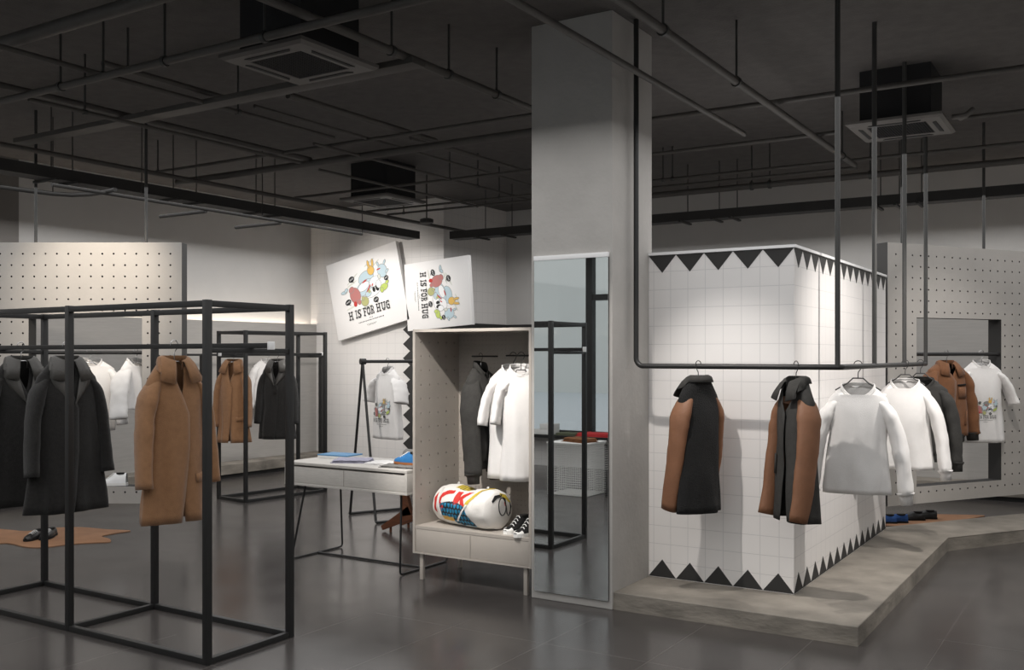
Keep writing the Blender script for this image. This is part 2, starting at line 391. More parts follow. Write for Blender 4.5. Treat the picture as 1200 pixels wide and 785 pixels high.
# running across (towards the left and away)
pipe('x', (0, 50.5), (176, 0), 3.5, .04, 'thick dark pipe across the top left corner of the ceiling', (), .5, 1.5)
pipe('x', (0, 119), (487, 0), 3.37, .024, 'dark pipe rising past the front of the large left air conditioner', (71, 193, 310), .5, 1.0)
pipe('x', (33, 165), (490, 72), 3.42, .02, 'flat dark duct running under the large left air conditioner', (), .1, 0, flat=.13, name='air_duct')
pipe('x', (187, 202), (616, 134.5), 3.46, .016, 'upper thin pipe of the double crossing pipes left of the column', (185,), 0, .6)
pipe('x', (207, 213.6), (616, 156), 3.42, .034, 'lower thick pipe of the double crossing pipes left of the column', (), 0, .6)
pipe('x', (347, 232), (616, 199.5), 3.42, .015, 'thin cross pipe in front of the small far air conditioner', (), 0, .5)
pipe('x', (430, 248), (616, 228.5), 3.4, .013, 'upper of two thin cross pipes behind the small far air conditioner', (585,), 0, .5)
pipe('x', (457, 252), (616, 234.5), 3.36, .013, 'lower of two thin cross pipes behind the small far air conditioner', (473,), 0, .5)
pipe('x', (765, 140), (1200, 78.4), 3.46, .02, 'long dark cross pipe passing in front of the right air conditioner', (), .5, .8)
pipe('x', (765, 180), (985, 155.5), 3.44, .018, 'dark cross pipe from the column to the left side of the right air conditioner', (), .5, 0)
pipe('x', (1129, 138.5), (1200, 130), 3.5, .018, 'short dark pipe from the right air conditioner out to the right edge', (), 0, .8)
pipe('x', (764, 212), (1200, 167.5), 3.44, .018, 'uppermost of the three parallel pipes above the right cable tray', (777, 788), .8, .8)
pipe('x', (764, 221), (1003, 196), 3.4, .016, 'middle of the three parallel pipes above the right cable tray', (), .8, 0)
pipe('x', (764, 229.5), (1200, 187.5), 3.36, .032, 'lowest and thickest of the three parallel pipes above the right cable tray', (881, 902, 1020, 1083), .8, .8)

# cable trays
def tray(axis, A, B, label, rods, stubs=()):
    t = thing('cable_tray', label, 'cable tray', A)
    L = (B-A).length; w = .2; h = .1
    bm = bmesh.new()
    if axis == 'y': add_box(bm, (-w/2, 0, 0), (-w/2+.012, L, h)); add_box(bm, (w/2-.012, 0, 0), (w/2, L, h)); add_box(bm, (-w/2+.012, 0, 0), (w/2-.012, L, .01))
    else: add_box(bm, (0, -w/2, 0), (L, -w/2+.012, h)); add_box(bm, (0, w/2-.012, 0), (L, w/2, h)); add_box(bm, (0, -w/2+.012, 0), (L, w/2-.012, .01))
    obj('tray_channel', bm, M['tray'], t, smooth=False)
    for px in rods:
        d = ray(px, 0)
        for sgn in (-1, 1):
            if axis == 'y': x = A.x+sgn*.08; y = x*d[1]/d[0]; o = Vector((sgn*.08, y-A.y, .01))
            else: y = A.y+sgn*.08; x = y*d[0]/d[1]; o = Vector((x-A.x, sgn*.08, .01))
            obj('drop_rod', tube([o, (o.x, o.y, ZC-A.z)], .006, 6), M['grey_metal'], t)
        if axis == 'y': s = box((-.17, o.y-.015, -.02), (.17, o.y+.015, 0))
        else: s = box((o.x-.015, -.17, -.02), (o.x+.015, .17, 0))
        obj('support_bar', s, M['tray'], t, smooth=False)
    return t
tray('y', Vector((-7.98, 3.6, 3.14)), Vector((-7.98, 10.25, 3.14)), 'long black cable tray along the left side of the ceiling', (60, 85, 203, 230, 300, 322))
tray('x', Vector((-7.55, 10.56, 3.14)), Vector((1.2, 10.56, 3.14)), 'long black cable tray across the back, passing behind the column', (569, 600, 806, 843, 864, 1032, 1054, 1080))
# conduits below the left tray
z = 3.06
a = atz(133, 228, z); c = atz(417, 275, z)
t = thing('cable_conduit', 'thin black conduit with short side stubs just below the left cable tray', 'pipe', (a.x, a.y-.6, z))
O = Vector((a.x, a.y-.6, z))
obj('pipe', tube([(0, 0, 0), Vector((a.x, c.y, z))-O], .016, 10), M['tray'], t)
for q0, q1 in (((235, 246), (187, 251.5)), ((330, 259), (276, 264.5))):
    u, v = atz(*q0, z), atz(*q1, z)
    obj('branch_stub', tube([Vector((a.x, u.y, z-.02))-O, Vector((v.x, u.y, z-.02))-O], .018, 10), M['tray'], t)
for y in (.9, 2.4, 4.0): obj('drop_rod', tube([(0, y, .01), (0, y, ZC-z)], .005, 6), M['tray'], t)
pts = [atz(x, y, 3.08) for x, y in ((0, 219), (30, 223), (62, 227), (85, 228.5), (105, 227.5), (122, 225), (135, 222))]
t = thing('flexible_hose', 'black flexible hose curving below the left cable tray', 'pipe', pts[0])
obj('hose', tube([p-pts[0] for p in [pts[0]+(pts[0]-pts[1])*2]+pts], .02, 10), M['tray'], t)
obj('drop_rod', tube([pts[2]-pts[0], pts[2]-pts[0]+Vector((0, 0, ZC-3.08))], .005, 6), M['tray'], t)
# sprinkler disc
t = thing('ceiling_sprinkler', 'small black disc hanging on a thin rod near the far corner', 'sprinkler', atz(500, 259, 3.2))
obj('disc', tube([(0, 0, -.03), (0, 0, -.02), (0, 0, .02), (0, 0, .03)], .08, 20, rads=[.05, .08, .08, .05]), M['tray'], t)
obj('drop_rod', tube([(0, 0, .03), (0, 0, ZC-3.2)], .008, 8), M['tray'], t)

# ceiling cassette air conditioners
def ac(cx, cy, z, s, label, top):
    t = thing('ceiling_air_conditioner', label, 'air conditioner', (cx, cy, z))
    h = s/2
    bm = bmesh.new()
    add_prism(bm, [(-h, -h), (h, -h), (h, h), (-h, h)], .015, .035)
    loft(bm, [[(-k, -k, zz), (k, -k, zz), (k, k, zz), (-k, k, zz)] for k, zz in ((h, .015), (h*.93, 0), (h*.62, 0), (h*.6, .012))])
    obj('cover_panel', bm, M['acwhite'], t, smooth=False)
    g = h*.6
    bm = bmesh.new(); add_box(bm, (-g, -g, .012), (g, g, .016))
    n = 22
    for k in range(n+1):
        x = -g+2*g*k/n
        add_box(bm, (x-.003, -g, .004), (x+.003, g, .012)); add_box(bm, (-g, x-.003, .004), (g, x+.003, .012))
    obj('intake_grille', bm, M['acdark'], t, smooth=False)
    for k in range(4):
        mt = Matrix.Rotation(k*PI/2, 4, 'Z')
        bm = bmesh.new(); pts = [Vector((-h*.55+h*1.1*i/10, -h*.77+.012*abs(math.sin(PI*i/10)), -.002)) for i in range(11)]
        add_prism(bm, [(-h*.55, -h*.81), (h*.55, -h*.81), (h*.48, -h*.73), (-h*.48, -h*.73)], -.004, .002)
        bmesh.ops.transform(bm, matrix=mt, verts=bm.verts)
        obj('air_slot', bm, M['acdark'], t, smooth=False)
    hb = h*.74
    obj('housing', box((-hb, -hb, .035), (hb, hb, top)), M['acdark'], t, smooth=False)
    return t
ac(-4.22, 4.31, 3.35, .67, 'large near ceiling air conditioner with a boxed housing at the upper left', ZC-3.35)
ac(-7.18, 8.66, 3.35, .70, 'small far ceiling air conditioner above the hanging boards', ZC-3.35)
t = ac(-1.48, 8.03, 3.35, .69, 'ceiling air conditioner at the right above the drop rods of the suspended rail', ZC-3.35)
a = atz(1129, 138.5, 3.5)
obj('drain_elbow', tube([(.36, .02, .06), (.46, .02, .06), (.5, .03, .1), (a.x+1.48-.02, a.y-8.03, .15)], .02, 10), M['acwhite'], t)
# ------------------------------------------------------------------ clothes racks
def frame_rack(label, loc, rotz, length, depth, height, bays, bar, rail_z, clip_at, clip=True):
    """open box frame; local +x along the rack, +y across; origin at a lower corner"""
    t = thing('clothes_rack', label, 'clothes rack', loc, rotz)
    w = bar
    xs = [0]+[length*(i+1)/bays for i in range(bays)]
    for x in xs:
        for y in (0, depth):
            obj('post', box((x-w/2, y-w/2, 0), (x+w/2, y+w/2, height), .002), M['black_metal'], t)
    for y in (0, depth):
        for zz, nm in ((0, 'bottom_bar'), (height-w, 'top_bar')):
            obj(nm, box((w/2, y-w/2*.9, zz), (length-w/2, y+w/2*.9, zz+w*.9), .002), M['black_metal'], t)
    for x in xs:
        obj('bottom_bar', box((x-w/2*.9, w/2, 0), (x+w/2*.9, depth-w/2, w*.9), .002), M['black_metal'], t)
        if x in (xs[0], xs[-1]):
            obj('top_bar', box((x-w/2*.9, w/2, height-w), (x+w/2*.9, depth-w/2, height-w*.1), .002), M['black_metal'], t)
            obj('cross_bar', box((x-w/2*.7, w/2, rail_z-w*1.1), (x+w/2*.7, depth-w/2, rail_z-w*.4), .002), M['black_metal'], t)
    hr = obj('hanging_rail', box((-.15, depth/2-w*.4, rail_z-w*.4), (length+.15, depth/2+w*.4, rail_z+w*.4), .002), M['black_metal'], t)
    for xa, xb in ((-.165, -.15), (length+.15, length+.165)):
        c = obj('end_cap', box((xa, depth/2-w*.6, rail_z-w*.6), (xb, depth/2+w*.6, rail_z+w*.6), .003), M['clip'], hr)
        c['label'] = 'white end cap of the rail'
    return t
RZ1 = 1.655
frame_rack('large black two-bay box frame rack standing in the left foreground', (-4.034-2*1.18, 3.447, 0), 0, 2.36, .59, 1.892, 2, .036, RZ1, 2.24)
R2A = math.atan2(1.11, .128)
frame_rack('smaller black box frame rack behind the left foreground rack', (-8.128, 7.472, 0), R2A, 1.117, .495, 1.88, 1, .036, 1.62, .06)

# goalpost rail on the left bench
t = thing('wall_rack', 'thin black goalpost rail standing on the low bench along the left wall', 'clothes rack', (-10.03, 8.22, .175))
obj('hanging_rail', box((-.014, 0, 1.425), (.014, 2.52, 1.453), .003), M['black_metal'], t)
for y in (.28, 2.46): obj('post', box((-.03, y-.03, 0), (.03, y+.03, 1.425), .003), M['black_metal'], t)

# suspended L-shaped rail
t = thing('suspended_rail', 'black pipe rail hanging from the ceiling around the tiled block', 'clothes rail', (0, 0, 0))
zr = 1.535; r = .017
x0, yf, x1, y1 = -2.69, 5.79, -1.395, 8.6
pts = [(x0, yf, ZC)]+[(x0, yf, zr+.05)]+[tuple(p) for p in arc((x0+.05, yf, zr+.05), .05, PI, 1.5*PI, (1, 0, 0), (0, 0, 1), 6)]
pts += [(x1-.03, yf, zr)]+[tuple(p) for p in arc((x1-.03, yf+.03, zr), .03, -PI/2, 0, (1, 0, 0), (0, 1, 0), 5)]+[(x1, y1, zr)]
obj('rail', tube(pts, r, 14), M['black_metal'], t)
for x, y in ((x1-.02, yf), (x1, 6.67), (x1, 7.69), (x1, y1)):
    obj('drop_rod', tube([(x, y, zr), (x, y, ZC)], .0155, 12), M['grey_metal'], t)

# A-frame rail
AF0 = Vector((-6.335, 7.325, 0)); AD = Vector((.42, .907, 0)); AP = Vector((AD.y, -AD.x, 0))
AFA = math.atan2(AD.y, AD.x)
t = thing('a_frame_rack', 'black tubular A-frame clothes rail standing behind the table', 'clothes rack', AF0, AFA)
for k, x in enumerate((0, 1.3)):
    obj('leg_frame', tube([(x, 0, 1.545), (x, .3, .03), (x, .32, .013)], .013, 10), M['black_metal'], t)
    obj('leg_frame', tube([(x, 0, 1.545), (x, -.3, .03), (x, -.32, .013)], .013, 10), M['black_metal'], t)
for y in (.32, -.32):
    obj('base_bar', tube([(0, y, .0135), (1.3, y, .0135)], .013, 10), M['black_metal'], t)
obj('hanging_rail', tube([(-.01, 0, 1.545), (1.31, 0, 1.545)], .016, 12), M['black_metal'], t)
obj('joint', tube([(-.025, 0, 1.545), (.03, 0, 1.545)], .03, 14), M['black_metal'], t)
obj('joint', tube([(1.27, 0, 1.545), (1.325, 0, 1.545)], .03, 14), M['black_metal'], t)

# ------------------------------------------------------------------ hanging perforated panels
def peg_panel(label, loc, rotz, W, H, ox0, ox1, oz0, oz1, rods, rail_z, rail_y=.07):
    """local x along the face from the left edge, z up from the lower edge, face at y=0 looking to -y, thickness to +y"""
    T = .14
    t = thing('perforated_display_panel', label, 'display panel', loc, rotz)
    def inside(x, z): return ox0 < x < ox1 and oz0 < z < oz1
    xs = [0, .05]; 
    while xs[-1]+.1 < W-.051: xs.append(round(xs[-1]+.1, 4))
    xs += [W-.05, W] if xs[-1] < W-.0501 else [W]
    zs = [0, .05]
    while zs[-1]+.1 < H-.051: zs.append(round(zs[-1]+.1, 4))
    zs += [H-.05, H] if zs[-1] < H-.0501 else [H]
    bm = bmesh.new(); cache = {}
    def V(x, y, z):
        k = (round(x, 4), round(y, 4), round(z, 4))
        if k not in cache: cache[k] = bm.verts.new(k)
        return cache[k]
    hr = .0085; n8 = [(hr*math.cos(PI/8+PI/4*k), hr*math.sin(PI/8+PI/4*k)) for k in range(8)]
    for x0, x1 in zip(xs, xs[1:]):
        for z0, z1 in zip(zs, zs[1:]):
            cx, cz = (x0+x1)/2, (z0+z1)/2
            if inside(cx, cz): continue
            if abs(x1-x0-.1) < .006 and abs(z1-z0-.1) < .006:
                ring = [V(cx+a, 0, cz+b) for a, b in n8]; deep = [V(cx+a, .03, cz+b) for a, b in n8]
                c = [V(x1, 0, z1), V(x0, 0, z1), V(x0, 0, z0), V(x1, 0, z0)]
                q = [(0, [0, 1]), (1, [2, 3]), (2, [4, 5]), (3, [6, 7])]
                for i in range(8):
                    f = bm.faces.new((ring[i], ring[(i+1) % 8], deep[(i+1) % 8], deep[i])); f.material_index = 1
                f = bm.faces.new(deep); f.material_index = 1
                # corner fans
                for i, cv in enumerate(c):
                    a, b = ring[2*i], ring[(2*i+1) % 8]
                    nx = ring[(2*i+2) % 8]; nc = c[(i+1) % 4]
                    bm.faces.new((cv, a, b)); bm.faces.new((cv, b, nx, nc))
            else:
                bm.faces.new((V(x0, 0, z0), V(x1, 0, z0), V(x1, 0, z1), V(x0, 0, z1)))
    obj('perforated_face', bm, [M['peg'], M['hole']], t, smooth=False)
    bm = bmesh.new()
    for a, b in (((0, .001, 0), (.01, T, H)), ((W-.01, .001, 0), (W, T, H)), ((.01, .001, H-.01), (W-.01, T, H)), ((.01, .001, 0), (W-.01, T, .01))): add_box(bm, a, b)
    obj('outer_edge', bm, M['pegshade'], t, smooth=False)
    bm = bmesh.new()
    for a, b in (((ox0-.012, .001, oz0-.012), (ox0, T, oz1+.012)), ((ox1, .001, oz0-.012), (ox1+.012, T, oz1+.012)), ((ox0, .001, oz1), (ox1, T, oz1+.012)), ((ox0, .001, oz0-.012), (ox1, T, oz0))): add_box(bm, a, b)
    obj('opening_frame', bm, M['revealdark'], t, smooth=False)
    bm = bmesh.new()
    for a, b in (((.01, T-.012, .01), (ox0-.012, T, H-.01)), ((ox1+.012, T-.012, .01), (W-.01, T, H-.01)), ((ox0-.012, T-.012, oz1+.012), (ox1+.012, T, H-.01)), ((ox0-.012, T-.012, .01), (ox1+.012, T, oz0-.012))): add_box(bm, a, b)
    obj('back_board', bm, M['peg'], t, smooth=False)
    obj('hanging_rail', tube([(ox0, rail_y, rail_z), (ox1, rail_y, rail_z)], .017, 12), M['black_metal'], t)
    for x in rods: obj('drop_rod', tube([(x, T/2, H), (x, T/2, ZC-loc[2])], .013, 10), M['grey_metal'], t)
    return t
# left: parallel to the picture plane, 8.6 m away
LPA = YAW; lx = Vector((CR[0], CR[1], 0))
lp_r = Vector((-7.046, 5.739, 0)); LW = 1.7
LP = lp_r-lx*LW; LP.z = .3
peg_panel('grey perforated panel with a window opening hanging at the far left', LP, LPA, LW, 2.3, .35, 1.35, .15, 1.65, (.38, 1.36), 1.63-.3)
RPA = math.atan2(1.42, .89)-.0
RP = Vector((-1.76, 8.94, .29)); rx = Vector((math.cos(RPA), math.sin(RPA), 0))
peg_panel('grey perforated panel with a window opening hanging at the right behind the suspended rail', RP, RPA, 1.8, 2.3, .35, 1.45, .15, 1.65, (.25, 1.3), 1.616-.29, .03)

# ------------------------------------------------------------------ table
TX0, TX1, TY0, TY1, TZ = -5.62, -4.40, 5.57, 6.17, .77
t = thing('display_table', 'pale wooden table with two drawers on bent black rod legs', 'table', ((TX0+TX1)/2, (TY0+TY1)/2, 0))
hx, hy = (TX1-TX0)/2, (TY1-TY0)/2
obj('tabletop', box((-hx, -hy, TZ-.022), (hx, hy, TZ), .003), M['tablewood'], t)
bm = bmesh.new()
for a, b in (((-hx, -hy, TZ-.16), (-hx+.02, hy, TZ-.022)), ((hx-.02, -hy, TZ-.16), (hx, hy, TZ-.022)), ((-hx+.02, hy-.02, TZ-.16), (hx-.02, hy, TZ-.022)), ((-hx, -hy, TZ-.18), (hx, hy, TZ-.16))): add_box(bm, a, b, .002)
obj('apron', bm, M['tablewood'], t)
for s in (0, 1):
    a = -hx+.024 if s == 0 else .003
    b = -.003 if s == 0 else hx-.024
    obj('drawer', box((a, -hy+.006, TZ-.157), (b, hy-.05, TZ-.036), .002), M['tablewood'], t)
for s in (-1, 1):
    x = s*(hx-.13)
    p = [(x, -hy+.12, TZ-.18), (x-s*-.05, -hy+.02, .05)]
    xo = x+s*.06
    pts = [(x, -hy+.1, TZ-.18), (xo, -hy+.01, .03), (xo, -hy+.02, .012), (xo, -hy+.05, .0085), (xo, hy-.05, .0085), (xo, hy-.02, .012), (xo, hy-.01, .03), (x, hy-.1, TZ-.18)]
    obj('leg', tube(pts, .008, 8), M['black_metal'], t)
obj('stretcher', tube([(-(hx-.07), 0, .0085), (hx-.07, 0, .0085)], .008, 8), M['black_metal'], t)

# ------------------------------------------------------------------ open wardrobe cabinet
CX0, CX1, CY0, CY1, CZ0, CZ1 = -4.335, -3.342, 5.556, 6.12, .187, 1.79
SH = .385
t = thing('open_wardrobe', 'greige open wardrobe with perforated sides, two drawers and short legs beside the column', 'cabinet', (CX0, CY0, 0))
W, D = CX1-CX0, CY1-CY0
def holes_board(bm, O, U, Vv, N, w, h, nu, nv, r, m0=.07):
    """rectangular board face with a regular grid of recessed round holes; N points out of the face"""
    O, U, Vv, N = Vector(O), Vector(U), Vector(Vv), Vector(N)
    us = [w*i/nu for i in range(nu+1)]; vs = [h*i/nv for i in range(nv+1)]
    cache = {}
    def P(u, v, dpt=0):
        k = (round(u, 4), round(v, 4), dpt)
        if k not in cache: cache[k] = bm.verts.new(O+U*u+Vv*v-N*dpt)
        return cache[k]
    for i in range(nu):
        for j in range(nv):
            cu, cv = (us[i]+us[i+1])/2, (vs[j]+vs[j+1])/2
            ring = [P(cu+r*math.cos(PI/8+PI/4*k), cv+r*math.sin(PI/8+PI/4*k)) for k in range(8)]
            deep = [P(cu+r*math.cos(PI/8+PI/4*k), cv+r*math.sin(PI/8+PI/4*k), .007) for k in range(8)]
            c = [P(us[i+1], vs[j+1]), P(us[i], vs[j+1]), P(us[i], vs[j]), P(us[i+1], vs[j])]
            for k in range(8): bm.faces.new((ring[k], ring[(k+1) % 8], deep[(k+1) % 8], deep[k]))
            bm.faces.new(deep)
            for k, q in enumerate(c):
                bm.faces.new((q, ring[2*k], ring[2*k+1])); bm.faces.new((q, ring[2*k+1], ring[(2*k+2) % 8], c[(k+1) % 4]))
th = .02
for nm, xa, xb, xi, N in (('side_panel', 0, th-.008, th, (1, 0, 0)), ('side_panel', W-th+.008, W, W-th, (-1, 0, 0))):
    bm = bmesh.new(); add_box(bm, (xa, 0, CZ0), (xb, D, CZ1))
    holes_board(bm, (xi, 0.02, SH+.03), (0, 1, 0), (0, 0, 1), N, D-.05, CZ1-SH-.07, 5, 13, .008)
    lo = min(xb, xi) if xa == 0 else min(xa, xi); hi = max(xb, xi) if xa == 0 else max(xa, xi)
    for a, b in (((lo, 0, CZ0), (hi, .02, CZ1)), ((lo, .02, CZ0), (hi, D-.03, SH+.03)), ((lo, .02, CZ1-.04), (hi, D-.03, CZ1)), ((lo, D-.03, CZ0), (hi, D, CZ1))): add_box(bm, a, b)
    obj(nm, bm, M['cab'], t, smooth=False)
obj('top_panel', box((th, 0, CZ1-th), (W-th, D, CZ1)), M['cab'], t, smooth=False)
bm = bmesh.new(); add_box(bm, (th, D-.012, CZ0), (W-th, D, CZ1-th))
holes_board(bm, (th, D-.02, SH), (1, 0, 0), (0, 0, 1), (0, -1, 0), W-2*th, CZ1-th-SH, 28, 40, .0045)
obj('back_panel', bm, M['cab'], t, smooth=False)
obj('shelf', box((th, .004, SH-.02), (W-th, D-.0205, SH)), M['cab'], t, smooth=False)
obj('bottom_panel', box((th, 0, CZ0), (W-th, D-.0205, CZ0+.012)), M['cab'], t, smooth=False)
for a, b in ((th+.002, W/2-.0015), (W/2+.0015, W-th-.002)):
    obj('drawer', box((a, .006, CZ0+.014), (b, D-.1, SH-.022), .0015), M['cab'], t)
for x in (.06, W-.06):
    for y in (.035, D-.06): obj('leg', box((x-.014, y-.014, 0), (x+.014, y+.014, CZ0), .002), M['cab'], t)
for x, zz in ((.37, 1.597), (.66, 1.602), (.775, 1.602)):
    obj('hook_peg', tube([(x, D-.02, zz), (x, D-.35, zz)], .006, 8), M['black_metal'], t)
# ------------------------------------------------------------------ garments and hangers
def hanger(label, loc, rotz, span=.2, drop=.1, mtl='chrome', group=None):
    """wire hanger; local x = shoulder line, origin on the centre line of the rail it hangs on"""
    t = thing('clothes_hanger', label, 'clothes hanger', loc, rotz, group)
    R = .024
    hk = [Vector(p) for p in arc((0, 0, 0), R, PI, rad(-25), (1, 0, 0), (0, 0, 1), 12)]
    pts = [Vector((-R, 0, -.006))]+hk+[Vector((.014, 0, -.03)), Vector((.002, 0, -.046)), Vector((0, 0, -.06)), Vector((0, 0, -drop+.003))]
    obj('hook', tube(pts, .0028, 8), M[mtl], t)
    s = span
    bar = [(-s, 0, -drop-.075), (-s*.45, 0, -drop-.03), (-.03, 0, -drop), (.03, 0, -drop), (s*.45, 0, -drop-.03), (s, 0, -drop-.075)]
    obj('shoulder_bar', tube(bar, .0042, 8), M[mtl], t)
    return t

def sup(phi, w, d, e=2.3):
    c, s = math.cos(phi), math.sin(phi)
    return (w*math.copysign(abs(s)**(2/e), s), -d*math.copysign(abs(c)**(2/e), c))

def garment(name, label, cat, loc, rotz, mats, W=.22, L=.9, hemw=.26, hemd=.13, chestd=.12, slope=.09, neckw=.085, neckd=.055, drop=.1,
            front_dip=.05, open_front=False, vdepth=.35, ov=.1, hem_open=.0, flat=.56, sl_wr=.022, bodywr=.012, lining=None, sl_len=.6, sl_r=(.088, .06), sl_out=.06, sl_fwd=.0, sl_ang=None, collar=None, lapel=False, cuffs=None, waistband=None,
            folds=(.012, 5), wav=0., group=None, sleeve_mat=None, collar_mat=None, seed=0, pockets=(), button=False, sleeve_only=None, print_=None, back_panel=None, yoke=False, short=False, back_vent=False, vw=.5, csize=.085):
    rnd = random.Random(seed)
    t = thing(name, label, cat, loc, rotz, group)
    ztop = -drop+.0
    ph = [rnd.uniform(0, 6.28) for _ in range(8)]
    N = 56
    def profile():
        lv = []
        for i in range(7):
            s = i/6
            lv.append((-slope*(s**1.15), neckw+(W-neckw)*s, neckd+(chestd*.62-neckd)*s, i))
        lv.append((-slope-.035, W+.012, chestd*.74, 7)); lv.append((-slope-.1, W+.004, chestd*.9, 7)); lv.append((-slope-.2, W-.004, chestd, 8))
        z0 = -slope-.2; n = 12
        for i in range(1, n+1):
            f = i/n
            lv.append((z0+(-L-z0)*f, (W-.004)+(hemw-W+.004)*f, chestd+(hemd-chestd)*f**1.2, 8+i))
        return lv
    prof = profile()
    rings = []
    for z, w, d, k in prof:
        f = max(0, (-z-slope-.05)/(L-slope-.05)); amp = folds[0]*f**.8
        ring = []
        if open_front:
            if -z < vdepth: a = -vw*(1-(-z)/vdepth)**.8+ov*((-z)/vdepth)
            else: a = ov-(ov+hem_open)*((-z-vdepth)/(L-vdepth))**1.5
            ph_list = [-a+(2*PI+2*a)*i/N for i in range(N+1)]
        else: ph_list = [2*PI*i/N for i in range(N)]
        for i, p in enumerate(ph_list):
            x, y = sup(p, w, d)
            fold = math.sin(folds[1]*p+ph[0]+z*1.5)+.6*math.sin((folds[1]*1.7)*p+ph[1]-z*2)+.35*math.sin(11*p+ph[2]+z*5)
            nx, ny = math.sin(p), -math.cos(p)
            wr = bodywr*(pnoise(Vector((x*7+seed, y*7, z*3.2)))+.5*pnoise(Vector((x*13, y*13+seed, z*7))))
            dl = amp*fold*.7+wr*min(1, f*5+.15)
            if open_front:
                e = i/N
                if e < .12: dl -= .010*(1-e/.12)
                if e > .88: dl += .008*(e-.88)/.12
            x += nx*dl; y += ny*dl
            zz = z
            g = max(0, math.cos(p))
            if k < 4: zz -= front_dip*g**1.5*(1-k/4); zz += .012*max(0, -math.cos(p))*(1-k/4)
            if back_vent and k > 12 and abs(p-PI) < .12: y -= .03*(k-12)/8
            if k >= 18: zz += wav*math.sin(2*p+ph[5])
            ring.append((x, y, ztop+zz))
        rings.append(ring)
    bm = bmesh.new(); loft(bm, rings, closed=not open_front)
    if waistband:
        bm2 = bmesh.new(); wz = ztop-L
        loft(bm2, [[(sup(2*PI*i/N, hemw*q, hemd*q)[0], sup(2*PI*i/N, hemw*q, hemd*q)[1]+0, wz-dz) for i in range(N)] for q, dz in ((1.0, -.012), (.95, .0), (.9, .02), (.9, .05), (.86, .06))])
        o = obj('waistband', bm2, mats[1] if len(mats) > 1 else mats[0], t); solid(o, .006)
    body = obj('body', bm, [mats[0], lining or M['lining']], t, ang=70); sb = solid(body, .0035)
    if mats[0] is not M['white_cloth']:
        body.modifiers['thickness'].material_offset = 1; body.modifiers['thickness'].material_offset_rim = 0
    bvh = None
    # sleeves
    for s in (-1, 1):
        if sleeve_only and s not in sleeve_only: continue
        sm = (sleeve_mat or mats[0])
        p0 = Vector((s*(W-.035), 0, ztop-slope-.055))
        nS = 16; ns = 22
        A = sl_ang or (0, 0)
        elbow = Vector((s*(W+sl_out*.75), -.01-sl_fwd*.3, ztop-slope-.055-sl_len*.5))
        wrist = Vector((s*(W+sl_out), -.03-sl_fwd, ztop-slope-.055-sl_len))
        sh = Vector((s*(W+.012), 0, ztop-slope-.095))
        p0 = Vector((s*(W-.055), 0, ztop-slope-.035+.012))
        c1 = Vector((s*(W+.022+sl_out*.25), 0, ztop-slope-.075))
        c2 = Vector((s*(W+sl_out*.8), -.012-sl_fwd*.3, ztop-slope-.055-sl_len*.55))
        so = Vector((rnd.uniform(0, 50), rnd.uniform(0, 50), 0))
        def cen(f):
            if short: return p0*((1-f)**2)+c1*(2*f*(1-f))+wrist*(f*f)
            g = 1-f
            return p0*g**3+c1*(3*g*g*f)+c2*(3*g*f*f)+wrist*f**3
        rr = []
        for i in range(ns+1):
            f = i/ns; c = cen(f)
            tn = (cen(min(1, f+.03))-cen(max(0, f-.03))).normalized()
            u = Vector((0, 1, 0)); v = tn.cross(u).normalized(); u2 = v.cross(tn).normalized()
            r = sl_r[0]+(sl_r[1]-sl_r[0])*f
            cap = min(1, .62+f*1.5)
            ring = []
            for k in range(nS*2):
                q = 2*PI*k/(nS*2)
                base = u2*math.cos(q)*r*cap+v*math.sin(q)*r*flat*cap
                wv = sl_wr*min(1, f*3)*(pnoise(Vector((base.x*9, base.y*9, f*5.5))+so)+.5*pnoise(Vector((base.x*20, base.y*14, f*15))+so))
                ring.append(c+base*(1+wv*6))
            rr.append(ring)
        bm = bmesh.new(); loft(bm, rr, cap0=True)
        sv = o = obj('sleeve', bm, [sm, lining or M['lining']], t, ang=70); solid(o, .003)
        if sm is not M['white_cloth']: o.modifiers['thickness'].material_offset = 1; o.modifiers['thickness'].material_offset_rim = 0
        if cuffs:
            c = cen(1); tn = (cen(1)-cen(.96)).normalized(); u = Vector((0, 1, 0)); v = tn.cross(u).normalized(); u2 = v.cross(tn).normalized()
            R = []
            for dz, q in ((-.012, .98), (0, .85), (.012, .72), (.06, .68)):
                R.append([c+tn*dz+u2*math.cos(2*PI*k/28)*sl_r[1]*q+v*math.sin(2*PI*k/28)*sl_r[1]*q*(flat+.12) for k in range(28)])
            bm = bmesh.new(); loft(bm, R); o = obj('cuff', bm, cuffs, sv); solid(o, .005)
    # collars
    cm = collar_mat or mats[0]
